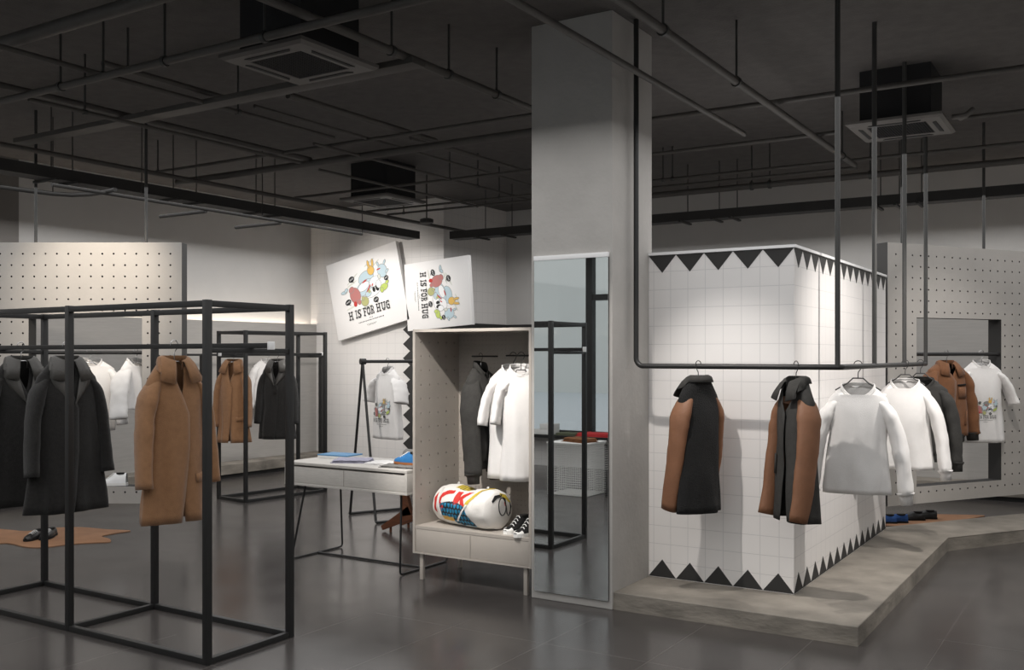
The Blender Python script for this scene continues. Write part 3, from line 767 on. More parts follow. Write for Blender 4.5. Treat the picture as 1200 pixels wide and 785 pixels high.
    if collar == 'fold':
        rows = [[], [], [], [], []]; n = 48; a0 = .26
        for i in range(n+1):
            p = a0+(2*PI-2*a0)*i/n
            q = min(p, 2*PI-p); sx = 1 if p < PI else -1
            x, y = sup(p, neckw-.004, neckd-.004, 2)
            dip = front_dip*max(0, math.cos(p))**1.5
            nx, ny = math.sin(p), -math.cos(p)
            S = min(1, max(0, (1.75-q)/.75)); S = S*S*(3-2*S)
            fr = min(1, max(0, (.9-q)/.64))
            rows[0].append((x, y, ztop-dip-.012)); rows[1].append((x+nx*.004, y+ny*.004, ztop-dip*.6+.02))
            rows[2].append((x+nx*.016+sx*.004, y+ny*.014, ztop-dip*.6+.012))
            yf_ = -(neckd+.046)*max(0, math.cos(q*.8))**.45 if q < 1.7 else y+ny*.035
            xo = x+nx*.03+sx*(.046*S*min(1, max(0, (q-.26)/.5))+.022*fr)
            zo = ztop-.022-csize*S-.018*fr
            rows[4].append((xo, yf_ if q < 1.35 else (y+ny*.03), zo))
            m2, m4 = Vector(rows[2][-1]), Vector(rows[4][-1]); mid = m2.lerp(m4, .45)+Vector((0, -.004*S, .006))
            rows[3].append(tuple(mid))
        bm = bmesh.new(); loft(bm, rows, closed=False); o = obj('collar', bm, cm, t, ang=35); solid(o, .004, 1)
    elif collar in ('stand', 'rib'):
        h = .045 if collar == 'stand' else .022
        rows = []
        for dz, q in ((-.01, 1.03), (h*.5, .98), (h, .95), (h, .9), (h*.4, .9)):
            ring = []
            n = 40
            for i in range(n+1 if open_front else n):
                a0 = .12 if open_front else 0
                p = a0+(2*PI-2*a0)*i/n; x, y = sup(p, neckw*q, neckd*q, 2)
                ring.append((x, y, ztop+dz-front_dip*max(0, math.cos(p))**1.5+.012*max(0, -math.cos(p))))
            rows.append(ring)
        bm = bmesh.new(); loft(bm, rows, closed=not open_front); o = obj('collar', bm, cm, t); solid(o, .004)
    if lapel:
        for s in (-1, 1):
            bm = bmesh.new(); n = 14; rows = [[], [], []]
            for i in range(n+1):
                f = i/n; zz = -front_dip-.02-(vdepth-front_dip-.03)*f
                ixs = [r for r in prof if r[0] >= zz-.03]
                w = neckw*.62*(1-f)+.006
                dpt = chestd*(.62+.38*min(1, max(0, (-zz-slope)/.2)))+.014
                wid = .085*math.sin(PI*min(1, .25+.75*f))**.8*(1 if f < .95 else .4)
                for q, wq in enumerate((0, .55, 1)):
                    rows[q].append((s*(w+wid*wq), -dpt-.01*(1-wq)+.018*wq**2, ztop+zz+.02*wq))
            loft(bm, rows, closed=False); o = obj('lapel', bm, cm, t); solid(o, .005, 1)
    dg = None
    if pockets or print_ or button:
        bpy.context.view_layer.update()
        bmb = bmesh.new(); bmb.from_mesh(body.data); bvh = BVHTree.FromBMesh(bmb); bmb.free()
    def onto(x, z, off=.004, back=False):
        h = bvh.ray_cast(Vector((x, 1 if back else -1, z)), Vector((0, -1 if back else 1, 0)))
        return (Vector((x, h[0].y+(off if back else -off), z)) if h[0] else Vector((x, -.1, z)))
    for (px, pz, pw, phh, ang) in pockets:
        bm = bmesh.new(); c, s_ = math.cos(ang), math.sin(ang); rows = []
        for j in range(3):
            rows.append([onto(px+c*pw*(i/6-.5)-s_*phh*(j/2-.5), ztop+pz+s_*pw*(i/6-.5)+c*phh*(j/2-.5), .006) for i in range(7)])
        loft(bm, rows, closed=False); o = obj('pocket', bm, mats[0] if phh > .03 else M['lining'], body); solid(o, .005, 1)
    if button:
        p = onto(.0, ztop-vdepth-.06, .005)
        bm = tube([p, p+Vector((0, -.006, 0))], .016, 14); obj('button', bm, M['black_leather'], body)
    if print_:
        add_print(print_, body, onto, ztop)
    return t

# ------------------------------------------------------------------ the printed picture: blobs of colour over lettering
GLYPH = {'H': ['1110111', '0100010', '0100010', '0111110', '0100010', '0100010', '1110111'], 'I': ['111', '010', '010', '010', '010', '010', '111'],
         'S': ['01111', '11001', '11000', '01110', '00011', '10011', '11110'], 'F': ['11111', '01001', '01000', '01110', '01000', '01000', '11100'],
         'O': ['01110', '11011', '10001', '10001', '10001', '11011', '01110'], 'R': ['11110', '01001', '01001', '01110', '01010', '01001', '11011'],
         'U': ['1110111', '0100010', '0100010', '0100010', '0100010', '0110110', '0011100'], 'G': ['01111', '11001', '10000', '10111', '10001', '11001', '01111'], ' ': ['00']*7}
INKS = ['ink', 'pink', 'sky_ink', 'sun_ink', 'olive', 'lime', 'grey_ink', 'paleink', 'brick', 'whiteink']
def ell(cx, cy, a, b, rot=0, n=18):
    c, s = math.cos(rot), math.sin(rot)
    return [(cx+a*math.cos(2*PI*i/n)*c-b*math.sin(2*PI*i/n)*s, cy+a*math.cos(2*PI*i/n)*s+b*math.sin(2*PI*i/n)*c) for i in range(n)]
def print_shapes():
    S = []
    def blob(cx, cy, a, b, rot, ink, line=True):
        if line: S.append((ell(cx, cy, a+.006, b+.006, rot), 'grey_ink', len(S)))
        S.append((ell(cx, cy, a, b, rot), ink, len(S)))
    for cx, cy, a, r in ((.3, .72, .12, .5), (.28, .66, .1, .3), (.62, .86, .1, .4), (.72, .82, .08, .5), (.22, .36, .1, .15), (.45, .31, .12, .1)): S.append((ell(cx, cy, a, .012, r), 'paleink', len(S)))
    blob(.53, .68, .13, .085, .2, 'sky_ink'); blob(.5, .56, .17, .09, .25, 'sky_ink'); blob(.47, .58, .1, .05, .3, 'whiteink'); blob(.66, .60, .09, .06, .3, 'whiteink')
    blob(.60, .47, .13, .055, .15, 'whiteink'); blob(.53, .47, .05, .035, .1, 'sky_ink'); blob(.63, .5, .025, .035, .2, 'ink', False); blob(.55, .5, .022, .03, .2, 'olive', False)
    blob(.69, .51, .03, .045, .2, 'ink', False); blob(.72, .55, .04, .05, 0, 'whiteink')
    blob(.31, .50, .085, .105, .35, 'pink'); blob(.26, .585, .045, .035, .6, 'pink'); blob(.36, .4, .03, .03, 0, 'pink'); blob(.29, .39, .03, .035, 0, 'brick', False)
    blob(.13, .58, .05, .018, 0, 'sky_ink'); blob(.17, .6, .03, .02, .6, 'sky_ink')
    blob(.455, .385, .06, .06, .2, 'olive'); blob(.43, .43, .02, .025, 0, 'olive')
    blob(.63, .755, .055, .06, .1, 'sun_ink'); blob(.605, .84, .016, .05, .1, 'sun_ink'); blob(.675, .84, .016, .05, -.15, 'sun_ink')
    blob(.815, .70, .075, .085, .1, 'sky_ink'); blob(.76, .80, .012, .03, .2, 'sky_ink'); blob(.87, .80, .012, .03, -.6, 'sky_ink'); blob(.89, .68, .03, .012, .5, 'sky_ink'); blob(.75, .64, .02, .03, 0, 'paleink')
    blob(.80, .49, .065, .04, .2, 'lime'); blob(.86, .54, .03, .018, .5, 'lime'); blob(.76, .46, .025, .03, 0, 'lime')
    for cx, cy, a, r in ((.50, .64, .045, .3), (.76, .735, .035, .1), (.62, .565, .02, .9), (.55, .535, .06, .8)): S.append((ell(cx, cy, a, .009, r), 'brick', len(S)))
    for cx, cy, a, b, r in ((.29, .72, .05, .038, .3), (.175, .44, .052, .036, .3), (.64, .365, .045, .036, .2), (.86, .595, .038, .03, .3)):
        blob(cx, cy, a, b, r, 'ink', False)
        S.append(([(cx-a*.2, cy-b*.8), (cx+a*.3, cy-b*.8), (cx+a*.9, cy-b*1.5)], 'ink', len(S)))
        for q in (-.5, -.17, .17, .5): S.append((ell(cx+a*q, cy+a*q*.3, a*.07, b*.38, .2, 8), 'whiteink', len(S)))
    # lettering
    tx = 'H IS FOR HUG'; cw = .0105; ch = .0155; W = sum((len(GLYPH[c][0])+1)*cw for c in tx); x = .5-W/2; y0 = .2
    for c in tx:
        for j, row in enumerate(GLYPH[c]):
            i = 0
            while i < len(row):
                if row[i] == '1':
                    k = i
                    while k < len(row) and row[k] == '1': k += 1
                    S.append(([(x+i*cw, y0+(6-j)*ch), (x+k*cw, y0+(6-j)*ch), (x+k*cw, y0+(7-j)*ch), (x+i*cw, y0+(7-j)*ch)], 'ink', 999)); i = k
                else: i += 1
        x += (len(GLYPH[c][0])+1)*cw
    for cy, w, h in ((.165, .02, .006), (.135, .21, .006), (.085, .08, .005), (.073, .06, .004)):
        k = -w
        while k < w:
            l = .008+.014*random.random(); S.append(([(.5+k, cy-h), (.5+k+l, cy-h), (.5+k+l, cy+h), (.5+k, cy+h)], 'grey_ink' if w < .1 else 'ink', 1)); k += l+.008
    return S
PRINT = print_shapes()
def add_print(kind, t, onto, ztop):
    """kind = (centre x, centre z below the neck, size)"""
    cx, cz, s = kind
    bm = bmesh.new(); bl = bmesh.new()
    for poly, ink, lay in PRINT:
        b_ = bl if lay in (1, 999) else bm
        off = .0035+.00007*min(lay, 120)
        try:
            vs = [b_.verts.new(onto(cx+(u-.5)*s, ztop+cz+(v-.5)*s, off)) for u, v in poly]
            f = b_.faces.new(vs); f.material_index = INKS.index(ink)
        except ValueError: pass
    obj('printed_picture', bm, [M[k] for k in INKS], t, smooth=False)['label'] = 'colourful cartoon print'
    obj('printed_lettering', bl, [M[k] for k in INKS], t, smooth=False)['label'] = 'small dark lettering'
def flat_print(t, w, h, z, inset=1.0):
    bm = bmesh.new(); bl = bmesh.new()
    for poly, ink, lay in PRINT:
        b_ = bl if lay in (1, 999) else bm
        off = z+.0004+.00008*min(lay, 120)
        vs = [b_.verts.new((((u-.5)*w*inset), (v-.5)*h*inset, off)) for u, v in poly]
        f = b_.faces.new(vs); f.material_index = INKS.index(ink)
    o = obj('printed_picture', bm, [M[k] for k in INKS], t, smooth=False); o['label'] = 'coloured cartoon picture'
    obj('printed_lettering', bl, [M[k] for k in INKS], t, smooth=False)['label'] = 'black lettering'
    return o
# ------------------------------------------------------------------ what hangs on the rails
HU = 0.0
def hang(x, y, z, ang, what, hanger_label, span=.125, drop=.1, **kw):
    """ang = direction the garment's front faces"""
    rz = ang+PI/2
    hz = z-.006
    hanger(hanger_label, (x, y, hz+.0), rz, span, drop, kw.pop('hmat', 'chrome'))
    g = what(loc=(x, y, hz), rotz=rz, drop=kw.pop('gdrop', drop-.012), **kw)
    return g
def long_coat(label, loc, rotz, mats, seed, drop, L=.93, **kw):
    a = dict(W=.165, L=L, hemw=.215, hemd=.105, chestd=.095, slope=.11, neckw=.078, neckd=.052, open_front=True, vdepth=.30, vw=.30, ov=.16, hem_open=.06, csize=.10,
             sl_len=.56, sl_r=(.085, .068), sl_out=.055, sl_fwd=.02, collar='fold', folds=(.016, 4), seed=seed, drop=drop)
    a.update(kw)
    return garment('coat', label, 'coat', loc, rotz, mats, **a)
camel = [M['camel']]; dark = [M['darkwool']]
ry = 3.447+.295
hang(-4.66, ry, RZ1+.018, rad(-6), long_coat, 'chrome hanger carrying the camel coat on the foreground rack', label='long camel coat with a wide collar on the foreground rack',
     mats=camel, seed=3, L=.93, lining=M['camel'], pockets=((.13, -.68, .11, .05, .05),))
hang(-5.69, ry, RZ1+.018, rad(-10), long_coat, 'chrome hanger carrying the front charcoal coat on the foreground rack', label='long charcoal coat with grey satin collar, the front one on the foreground rack',
     mats=dark, seed=5, L=.96, collar_mat=M['satin'], lapel=True, hem_open=0, hemw=.255, W=.18)
hang(-6.19, ry, RZ1+.018, rad(-10), long_coat, 'chrome hanger carrying the rear charcoal coat on the foreground rack', label='long charcoal coat with grey satin collar, behind the other at the left edge',
     mats=dark, seed=8, L=.96, collar_mat=M['satin'], lapel=True, hem_open=0, hemw=.255, W=.18)
# second rack
rd = Vector((math.cos(R2A), math.sin(R2A), 0)); rn = Vector((-rd.y, rd.x, 0)); rb = Vector((-8.128, 7.472, 0))+rn*.2475
for s, kind in ((.02, 0), (.62, 1)):
    p = rb+rd*s
    if kind == 0: hang(p.x, p.y, 1.638, rad(-68), long_coat, 'chrome hanger carrying the camel coat on the rear rack', label='shorter camel coat on the rear black rack', mats=camel, seed=13, L=.9, W=.15, hemw=.18, sl_out=.04, lining=M['camel'], pockets=((.13, -.64, .11, .05, .05),))
    else: hang(p.x, p.y, 1.638, rad(-62), long_coat, 'chrome hanger carrying the charcoal coat on the rear rack', label='charcoal coat with dark lapels and one button on the rear black rack', mats=dark, seed=17, L=.9, collar_mat=M['satin'], lapel=True, button=True, hem_open=0)
# white tops
wc = [M['white_cloth']]
def tee(label, loc, rotz, seed, drop, mats=wc, L=.68, **kw):
    a = dict(W=.185, L=L, hemw=.215, hemd=.07, chestd=.08, slope=.075, neckw=.085, neckd=.045, front_dip=.06, sl_len=.2, sl_r=(.09, .085), sl_out=.075, short=True, flat=.42,
             collar='rib', folds=(.010, 5), seed=seed, drop=drop); a.update(kw)
    return garment('t_shirt', label, 't-shirt', loc, rotz, mats, **a)
def sweater(label, loc, rotz, seed, drop, mats=wc, L=.66, name='sweatshirt', cat='sweatshirt', **kw):
    a = dict(W=.195, L=L, hemw=.225, hemd=.09, chestd=.10, slope=.065, neckw=.105, neckd=.05, front_dip=.075, sl_len=.53, sl_r=(.095, .085), sl_out=.07, collar='rib', folds=(.012, 5), seed=seed, drop=drop, sl_wr=.03, bodywr=.018); a.update(kw)
    return garment(name, label, cat, loc, rotz, mats, **a)
p = Vector((-10.03, 9.62)); 
hang(p.x, p.y, 1.628, rad(-25), sweater, 'hanger of the white shirt on the goalpost rail', label='white long-sleeved shirt on the goalpost rail behind the charcoal coat', seed=21, L=.62)
# inside the left panel opening
def lp(x, y): q = LP+lx*x+Vector((-lx.y, lx.x, 0))*y; return q
for x, lab, hl, sd, an in ((.86, 'white long-sleeved top in the left panel opening, half behind the charcoal coat', 'hanger of the white top behind the charcoal coat', 23, YAW-PI/2+.5), (1.27, 'white shirt at the right end of the left panel opening', 'hanger of the white shirt at the right end of the left panel opening', 25, YAW-PI/2+1.2)):
    q = lp(x, .07)
    hang(q.x, q.y, 1.63+.017, an, sweater, hl, label=lab, seed=sd, L=.62 if x < 1.1 else .42, W=.2 if x < 1.1 else .17, span=.15, hemw=.2, sl_len=.45 if x < 1.1 else .38)
# A-frame shirt
q = AF0+AD*.27
hang(q.x, q.y, 1.561, AFA+PI+.18, tee, 'hanger of the printed shirt on the A-frame rail', label='white T-shirt with a colourful print on the A-frame rail', seed=29, L=.69, print_=(-.0, -.42, .34), span=.14)
# wardrobe
hang(CX0+.37, CY0+D-.24, 1.603, rad(2), sweater, 'hanger of the dark bomber jacket in the wardrobe', label='dark grey bomber jacket hanging sideways in the open wardrobe', seed=31, mats=[M['greywool'], M['greywool']], name='bomber_jacket', cat='jacket',
     L=.66, open_front=True, vdepth=.1, ov=.05, collar='stand', neckw=.07, cuffs=M['greywool'], waistband=True, W=.15, hemw=.15, sl_len=.64, sl_out=.0, span=.12, sl_r=(.085, .07), chestd=.10, hemd=.09)
hang(CX0+.66, CY0+D-.26, 1.608, rad(-68), tee, 'hanger of the rear white long T-shirt in the wardrobe', label='white long T-shirt in the wardrobe, the rear one', seed=33, L=.78, hmat='grey_metal', span=.14, sl_len=.28, W=.165, hemw=.175, sl_out=.05)
hang(CX0+.775, CY0+D-.34, 1.608, rad(-66), tee, 'hanger of the front white long T-shirt in the wardrobe', label='white long T-shirt in the wardrobe beside the column, the front one', seed=35, L=.78, hmat='grey_metal', span=.1, sl_len=.26, W=.13, hemw=.14, sl_out=.045)
# suspended rail
def parka(label, loc, rotz, seed, drop, **kw):
    a = dict(W=.15, L=.83, hemw=.17, hemd=.095, chestd=.09, slope=.10, neckw=.072, neckd=.056, open_front=True, vdepth=.2, ov=.1, hem_open=.12, sl_len=.66, sl_r=(.082, .058), sl_out=.02, sl_fwd=.06, flat=.58,
             collar='fold', folds=(.012, 4), seed=seed, drop=drop, sleeve_mat=M['tan'], collar_mat=M['greywool']); a.update(kw)
    return garment('jacket', label, 'jacket', loc, rotz, [kw.get('m0', M['greywool'])] if 'm0' not in a else [a.pop('m0')], **a)
zz = zr+.017
hang(-2.265, yf, zz, rad(158), parka, 'hanger of the jacket seen from behind on the suspended rail', label='black jacket with tan sleeves seen from behind on the suspended rail', seed=41, m0=M['fur'], hmat='grey_metal', span=.13)
hang(-1.655, yf, zz, rad(228), parka, 'hanger of the jacket seen from the front on the suspended rail', label='dark jacket with tan sleeves and an open front at the bend of the suspended rail', seed=43, hmat='grey_metal', span=.13, pockets=((-.1, -.5, .02, .12, .1),))
hang(x1-.02, 6.30, zz, rad(-80), sweater, 'dark wire hanger of the nearest white sweatshirt', label='white sweatshirt nearest the camera on the suspended rail', seed=47, L=.655, W=.17, hemw=.2, sl_out=.105, sl_r=(.085, .08), hmat='grey_metal', span=.135, drop=.085, gdrop=.145, cuffs=M['white_cloth'])
hang(x1, 7.72, zz, rad(-84), sweater, 'dark wire hanger of the second white sweatshirt', label='white sweatshirt second on the suspended rail, behind the first', seed=49, L=.64, W=.17, hemw=.2, sl_out=.105, sl_r=(.085, .08), hmat='grey_metal', span=.135, drop=.085, gdrop=.145, cuffs=M['white_cloth'])
hang(x1, 8.36, zz, rad(-84), sweater, 'dark wire hanger of the black jacket', label='black jacket last on the suspended rail, behind the white sweatshirts', seed=51, L=.58, hmat='grey_metal', span=.135, drop=.085, gdrop=.145, mats=[M['greywool'], M['greywool']], name='jacket', cat='jacket', cuffs=M['greywool'], waistband=True)
# right panel opening
rnrm = Vector((-rx.y, rx.x, 0)); RA = math.atan2(-rnrm.y, -rnrm.x)
q = RP+rx*.76+rnrm*.03
hang(q.x, q.y, 1.633, RA-.1, sweater, 'hanger of the brown jacket in the right panel opening', label='brown suede jacket with dark cuffs in the right panel opening', seed=53, L=.66, mats=[M['brownjacket'], M['greywool']], name='jacket', cat='jacket',
     open_front=True, vdepth=.12, ov=.06, hem_open=.03, collar='fold', neckw=.08, front_dip=.05, cuffs=M['greywool'], waistband=True, W=.2, hemw=.21, span=.14, pockets=((.1, -.2, .11, .014, .05), (.1, -.27, .1, .1, 0), (.14, -.5, .014, .13, -.15)))
q = RP+rx*1.22+rnrm*.03
hang(q.x, q.y, 1.633, RA-.42, tee, 'hanger of the printed shirt in the right panel opening', label='white T-shirt with a colourful print in the right panel opening', seed=57, L=.74, print_=(.0, -.43, .28), span=.15, W=.18, sl_len=.26, sl_out=.11)
# ------------------------------------------------------------------ printed boards
def board(label, c, w, h, tilt, yaw=0):
    t = thing('printed_board', label, 'sign board', c)
    t.rotation_euler = (PI/2, 0, yaw); 
    t.rotation_euler = (Matrix.Rotation(yaw, 3, 'Z') @ Matrix.Rotation(PI/2, 3, 'X') @ Matrix.Rotation(tilt, 3, 'Z')).to_euler()
    obj('board', box((-w/2, -h/2, -.03), (w/2, h/2, .03), .002), M['board'], t)
    o = flat_print(t, min(w, h), min(w, h), .03, .98)
    obj('wall_bracket', box((-.2, -.04, -.1), (.2, .04, -.03)), M['white_trim'], t, smooth=False)
    return t, o
board('large tilted white board printed with a cartoon above black lettering', (-9.2, YT-.1, 2.515), 1.34, 1.13, rad(12.5), 0)
t2, o2 = board('smaller white board with the same cartoon turned sideways, right of the large tilted board', (-7.94, YT-.1, 2.445), .93, 1.09, rad(-86), 0)

# ------------------------------------------------------------------ shoes
def shoe(name, label, cat, loc, rotz, upper, sole='rubber', lace='lace', L=.28, high=False, toe=None, hh=None, group=None):
    """toe points along local +x, heel at 0"""
    t = thing(name, label, cat, loc, rotz, group)
    k = L/.28
    def halfw(f): return k*(.034+.014*math.sin(PI*min(1, max(0, (f-.25)/.75))**.9)-.018*max(0, (f-.86)/.14)**2-.006*max(0, (.1-f)/.1))
    n = 20; out = [(L*i/n, halfw(i/n)) for i in range(n+1)]
    poly = [(x, -w) for x, w in out]+[(x, w) for x, w in out[::-1]]
    sh = .026*k if sole == 'rubber' else .018*k
    obj('sole', prism([(x*1.02-.003, y*1.06) for x, y in poly], 0, sh), M[sole], t)
    top = hh or (.125 if high else .075)
    rings = []
    for i in range(n+1):
        f = i/n; x = L*f; w = halfw(f)*1.0
        if f < .42: h = (top-.004*math.sin(PI*f/.42))*k
        elif f < .72: h = (top+(.058-top)*((f-.42)/.30)**(.8 if high else 1))*k
        else: h = k*(.058-.022*((f-.72)/.28)**1.6)
        if f > .97: h *= .8
        narrow = .62 if f < .42 else .62+.3*((f-.42)/.58)
        ring = []
        for j in range(15):
            a = PI*j/14
            y = -w*math.cos(a)*(1 if math.sin(a) < .3 else narrow+(1-narrow)*(1-(math.sin(a)-.3)/.7)**.7)
            ring.append((x, y, sh*.8+(h-sh*.8)*math.sin(a)**.75))
        rings.append(ring)
    bm = bmesh.new(); loft(bm, rings, closed=False)
    for rr in (0, -1): pass
    bmesh.ops.holes_fill(bm, edges=[e for e in bm.edges if e.is_boundary], sides=0)
    obj('upper', bm, M[upper], t, ang=60)
    bm = bmesh.new()
    pts = ell(L*.22, 0, L*.155, .024*k, 0, 18)
    add_prism(bm, pts, (top-.012)*k, (top+.0015)*k); obj('opening', bm, M['lining'], t)
    if lace:
        m = 5 if high else 4
        for i in range(m):
            f = .45+.25*i/(m-1); x = L*f
            h = (top+(.058-top)*((f-.42)/.30))*k
            obj('lace', tube([(x, -.022*k, h-.009*k), (x+.003, -.010*k, h+.003*k), (x+.005, .010*k, h+.003*k), (x+.008, .022*k, h-.009*k)], .0028*k, 6), M[lace], t)
    if toe:
        rings = []
        for i in range(7):
            f = .84+.16*i/6; x = L*f+.002; w = halfw(f)*1.05; h = k*(.05-.016*i/6)
            rings.append([(x, -w*math.cos(PI*j/10), sh*.7+(h-sh*.7)*math.sin(PI*j/10)**.6) for j in range(11)])
        bm = bmesh.new(); loft(bm, rings, closed=False); bmesh.ops.holes_fill(bm, edges=[e for e in bm.edges if e.is_boundary], sides=0)
        obj('toe_cap', bm, M[toe], t)
    return t
def hide(label, pts, z=.001):
    bm = bmesh.new()
    n = len(pts); P = [Vector((p[0], p[1], 0)) for p in pts]; sm = []
    for i in range(n):
        a, b, c, d = P[i-1], P[i], P[(i+1) % n], P[(i+2) % n]
        for k in range(5):
            u = k/5; sm.append(.5*((2*b)+(c-a)*u+(2*a-5*b+4*c-d)*u*u+(3*b-a-3*c+d)*u**3))
    o = obj('cowhide_mat', prism([(p.x, p.y) for p in sm], z, z+.006), M['hide'])
    return tag(o, label, 'hide')
A = lambda x, y: tuple(atz(x, y, .007)[:2])
hide('tan hide mat on the floor under the hanging panel at the left', [A(-60, 628), A(-20, 619), A(10, 620.5), A(32, 622), A(60, 618.5), A(95, 617.5), A(125, 620), A(153, 621.5), A(135, 624.5), A(119, 628), A(128, 631), A(129, 634.5), A(112, 635.5), A(85, 637), A(50, 641), A(28, 640), A(8, 636), A(-25, 637)])
p = atz(46, 634, .008); q = atz(68, 633, .008)
shoe('oxford_shoe', 'black laced shoe on the left hide mat, the left one of the pair', 'shoe', (p.x-.2, p.y+.16, .008), rad(-62), 'black_leather', 'lining', 'lace', L=.27)
shoe('oxford_shoe', 'black laced shoe on the left hide mat, the right one of the pair', 'shoe', (q.x-.27, q.y+.14, .008), rad(-54), 'black_leather', 'lining', 'lace', L=.27)
hide('tan hide mat on the floor beyond the platform at the right', [(-2.25, 9.7), (-1.95, 9.62), (-1.62, 9.9), (-1.42, 10.2), (-1.3, 10.5), (-1.2, 10.78), (-1.42, 10.7), (-1.6, 10.62), (-1.8, 10.5), (-2.05, 10.3), (-2.3, 10.1)])
rdv = rad(58)
for (px, py), lab, m, ro, nm in (((1040, 612), 'royal blue shoe beside the tiled block, partly behind its corner', 'navy_suede', 100, 'casual_shoe'), ((1053, 611.5), 'royal blue shoe next to the black pair on the right hide mat', 'navy_suede', 100, 'casual_shoe'),
                              ((1073, 608.5), 'black shoe on the right hide mat, the left one of the pair', 'black_leather', 150, 'loafer'), ((1087, 607), 'black shoe on the right hide mat, the right one of the pair', 'black_leather', 150, 'loafer')):
    p = atz(px, py, .008)
    shoe(nm, lab, 'shoe', (p.x+.08, p.y+.0, .008), rad(205), m, 'lining', None, L=.27, hh=.085)
q = lp(1.19, .065)
shoe('high_top_shoe', 'white high-top shoe standing on the sill of the left panel opening', 'shoe', (q.x, q.y, LP.z+.151), LPA+PI, 'white_trim', 'rubber', 'lace', L=.25, high=True)
for i, (px, py, lab) in enumerate(((606, 626, 'black canvas shoe with white toe in the wardrobe, the left one of the pair'), (622, 631, 'black canvas shoe with white toe in the wardrobe, the right one beside the column'))):
    p = atz(px, py, SH)
    shoe('canvas_shoe', lab, 'shoe', ((-3.545, 5.86, SH), (-3.425, 5.80, SH))[i], rad(-97), 'fur', 'rubber', 'lace', L=.26, toe='rubber', hh=.12)

# ------------------------------------------------------------------ things on the table and around it
def folded(name, label, cat, loc, rotz, w, d, layers, m, th=.012, group=None, seed=1):
    t = thing(name, label, cat, loc, rotz, group); rnd = random.Random(seed)
    z = 0
    for i in range(layers):
        bm = bmesh.new(); n = 14; top = []; 
        ww, dd = w*(1-.03*i), d*(1-.04*i)
        ox, oy = rnd.uniform(-.008, .008), rnd.uniform(-.006, .006)
        bmesh.ops.create_grid(bm, x_segments=18, y_segments=14, size=.5)
        for v in bm.verts:
            x, y = v.co.x, v.co.y; e = max(abs(x), abs(y))*2
            v.co = Vector((x*ww+ox, y*dd+oy, z+th*(1-.75*max(0, (e-.8)/.2)**2)+.003*math.sin(x*14+i)*math.cos(y*11+seed)+.002*math.sin((x+y)*23)))
        geo = bmesh.ops.extrude_face_region(bm, geom=bm.faces[:])
        for v in [g for g in geo['geom'] if isinstance(g, bmesh.types.BMVert)]: v.co.z = z
        obj('fold', bm, M[m], t, ang=60); z += th
    return t
def on_table(px, py): return atz(px, py, TZ)
p = on_table(398, 531.5)
t = thing('flat_box', 'blue and white flat box at the back left of the display table', 'box', (-5.43, 6.0, TZ), rad(4))
obj('box_base', box((-.15, -.1, 0), (.15, .1, .022), .003), M['rubber'], t); obj('box_lid', box((-.152, -.102, .0221), (.152, .102, .032), .003), M['boxblue'], t)['label'] = 'blue lid'
folded('folded_shirt', 'folded lavender shirt on the display table in front of the blue box', 'folded shirt', (-5.13, 5.82, TZ), rad(28), .30, .22, 3, 'lavender', .009, seed=3)
folded('folded_shirt', 'folded pale grey shirt in the middle of the display table', 'folded shirt', (-4.82, 5.84, TZ), rad(12), .28, .22, 2, 'white_cloth', .009, seed=5)
folded('folded_sweater', 'folded grey sweater at the right end of the display table', 'folded sweater', (-4.57, 5.75, TZ), rad(5), .3, .22, 2, 'greycloth', .011, seed=7)
shoe('suede_shoe', 'blue suede shoe with a tan sole on the folded grey sweater', 'shoe', (-4.405, 5.73, TZ+.024), rad(172), 'blue_suede', 'gum', 'lace', L=.26, hh=.1)
t = thing('rolled_blanket', 'grey rolled blanket lying at the back right of the display table', 'blanket', (-4.80, 6.05, TZ), rad(8))
pts = [(-.0+.16*i/8, 0, .05) for i in range(9)]
bm = tube([(0, 0, .05), (.012, 0, .05), (.3, 0, .05), (.31, 0, .05)], .05, 22, rads=[.04, .05, .05, .042])
obj('roll', bm, M['greycloth'], t)
sp = [(-.002, (.006+.0052*a)*math.cos(a), .05+(.006+.0052*a)*math.sin(a)) for a in [i*.35 for i in range(20)]]
obj('spiral_edge', tube(sp, .003, 6), M['greywool'], t)
# wooden stool behind the table
t = thing('wooden_stool', 'dark brown wooden stool with angular splayed legs behind the table', 'stool', (-5.33, 7.05, 0), rad(0))
def leg_plank(pts, w, th):
    bm = bmesh.new()
    for a, b, w0, w1 in pts:
        a, b = Vector(a), Vector(b); dv = (b-a).normalized(); s = dv.cross(Vector((0, 1, 0))).normalized(); up = Vector((0, 1, 0))*th
        q = [a+s*w0, a-s*w0, b-s*w1, b+s*w1]
        loft(bm, [[v-up for v in q], [v+up for v in q]], cap0=True, cap1=True)
    return bm
for sx in (-1, 1):
    for y in (-.12, .14):
        obj('leg', leg_plank([((sx*.19, y, .44), (sx*.13, y, .17), .035, .05), ((sx*.13-sx*.04, y, .2), (sx*.42, y, .03), .06, .02)], .05, .02), M['walnut'], t)
        obj('foot_peg', tube([(sx*.33, y, 0), (sx*.33, y, .07)], .012, 8), M['walnut'], t)
obj('seat', box((-.24, -.19, .44), (.24, .21, .48), .01), M['walnut'], t)

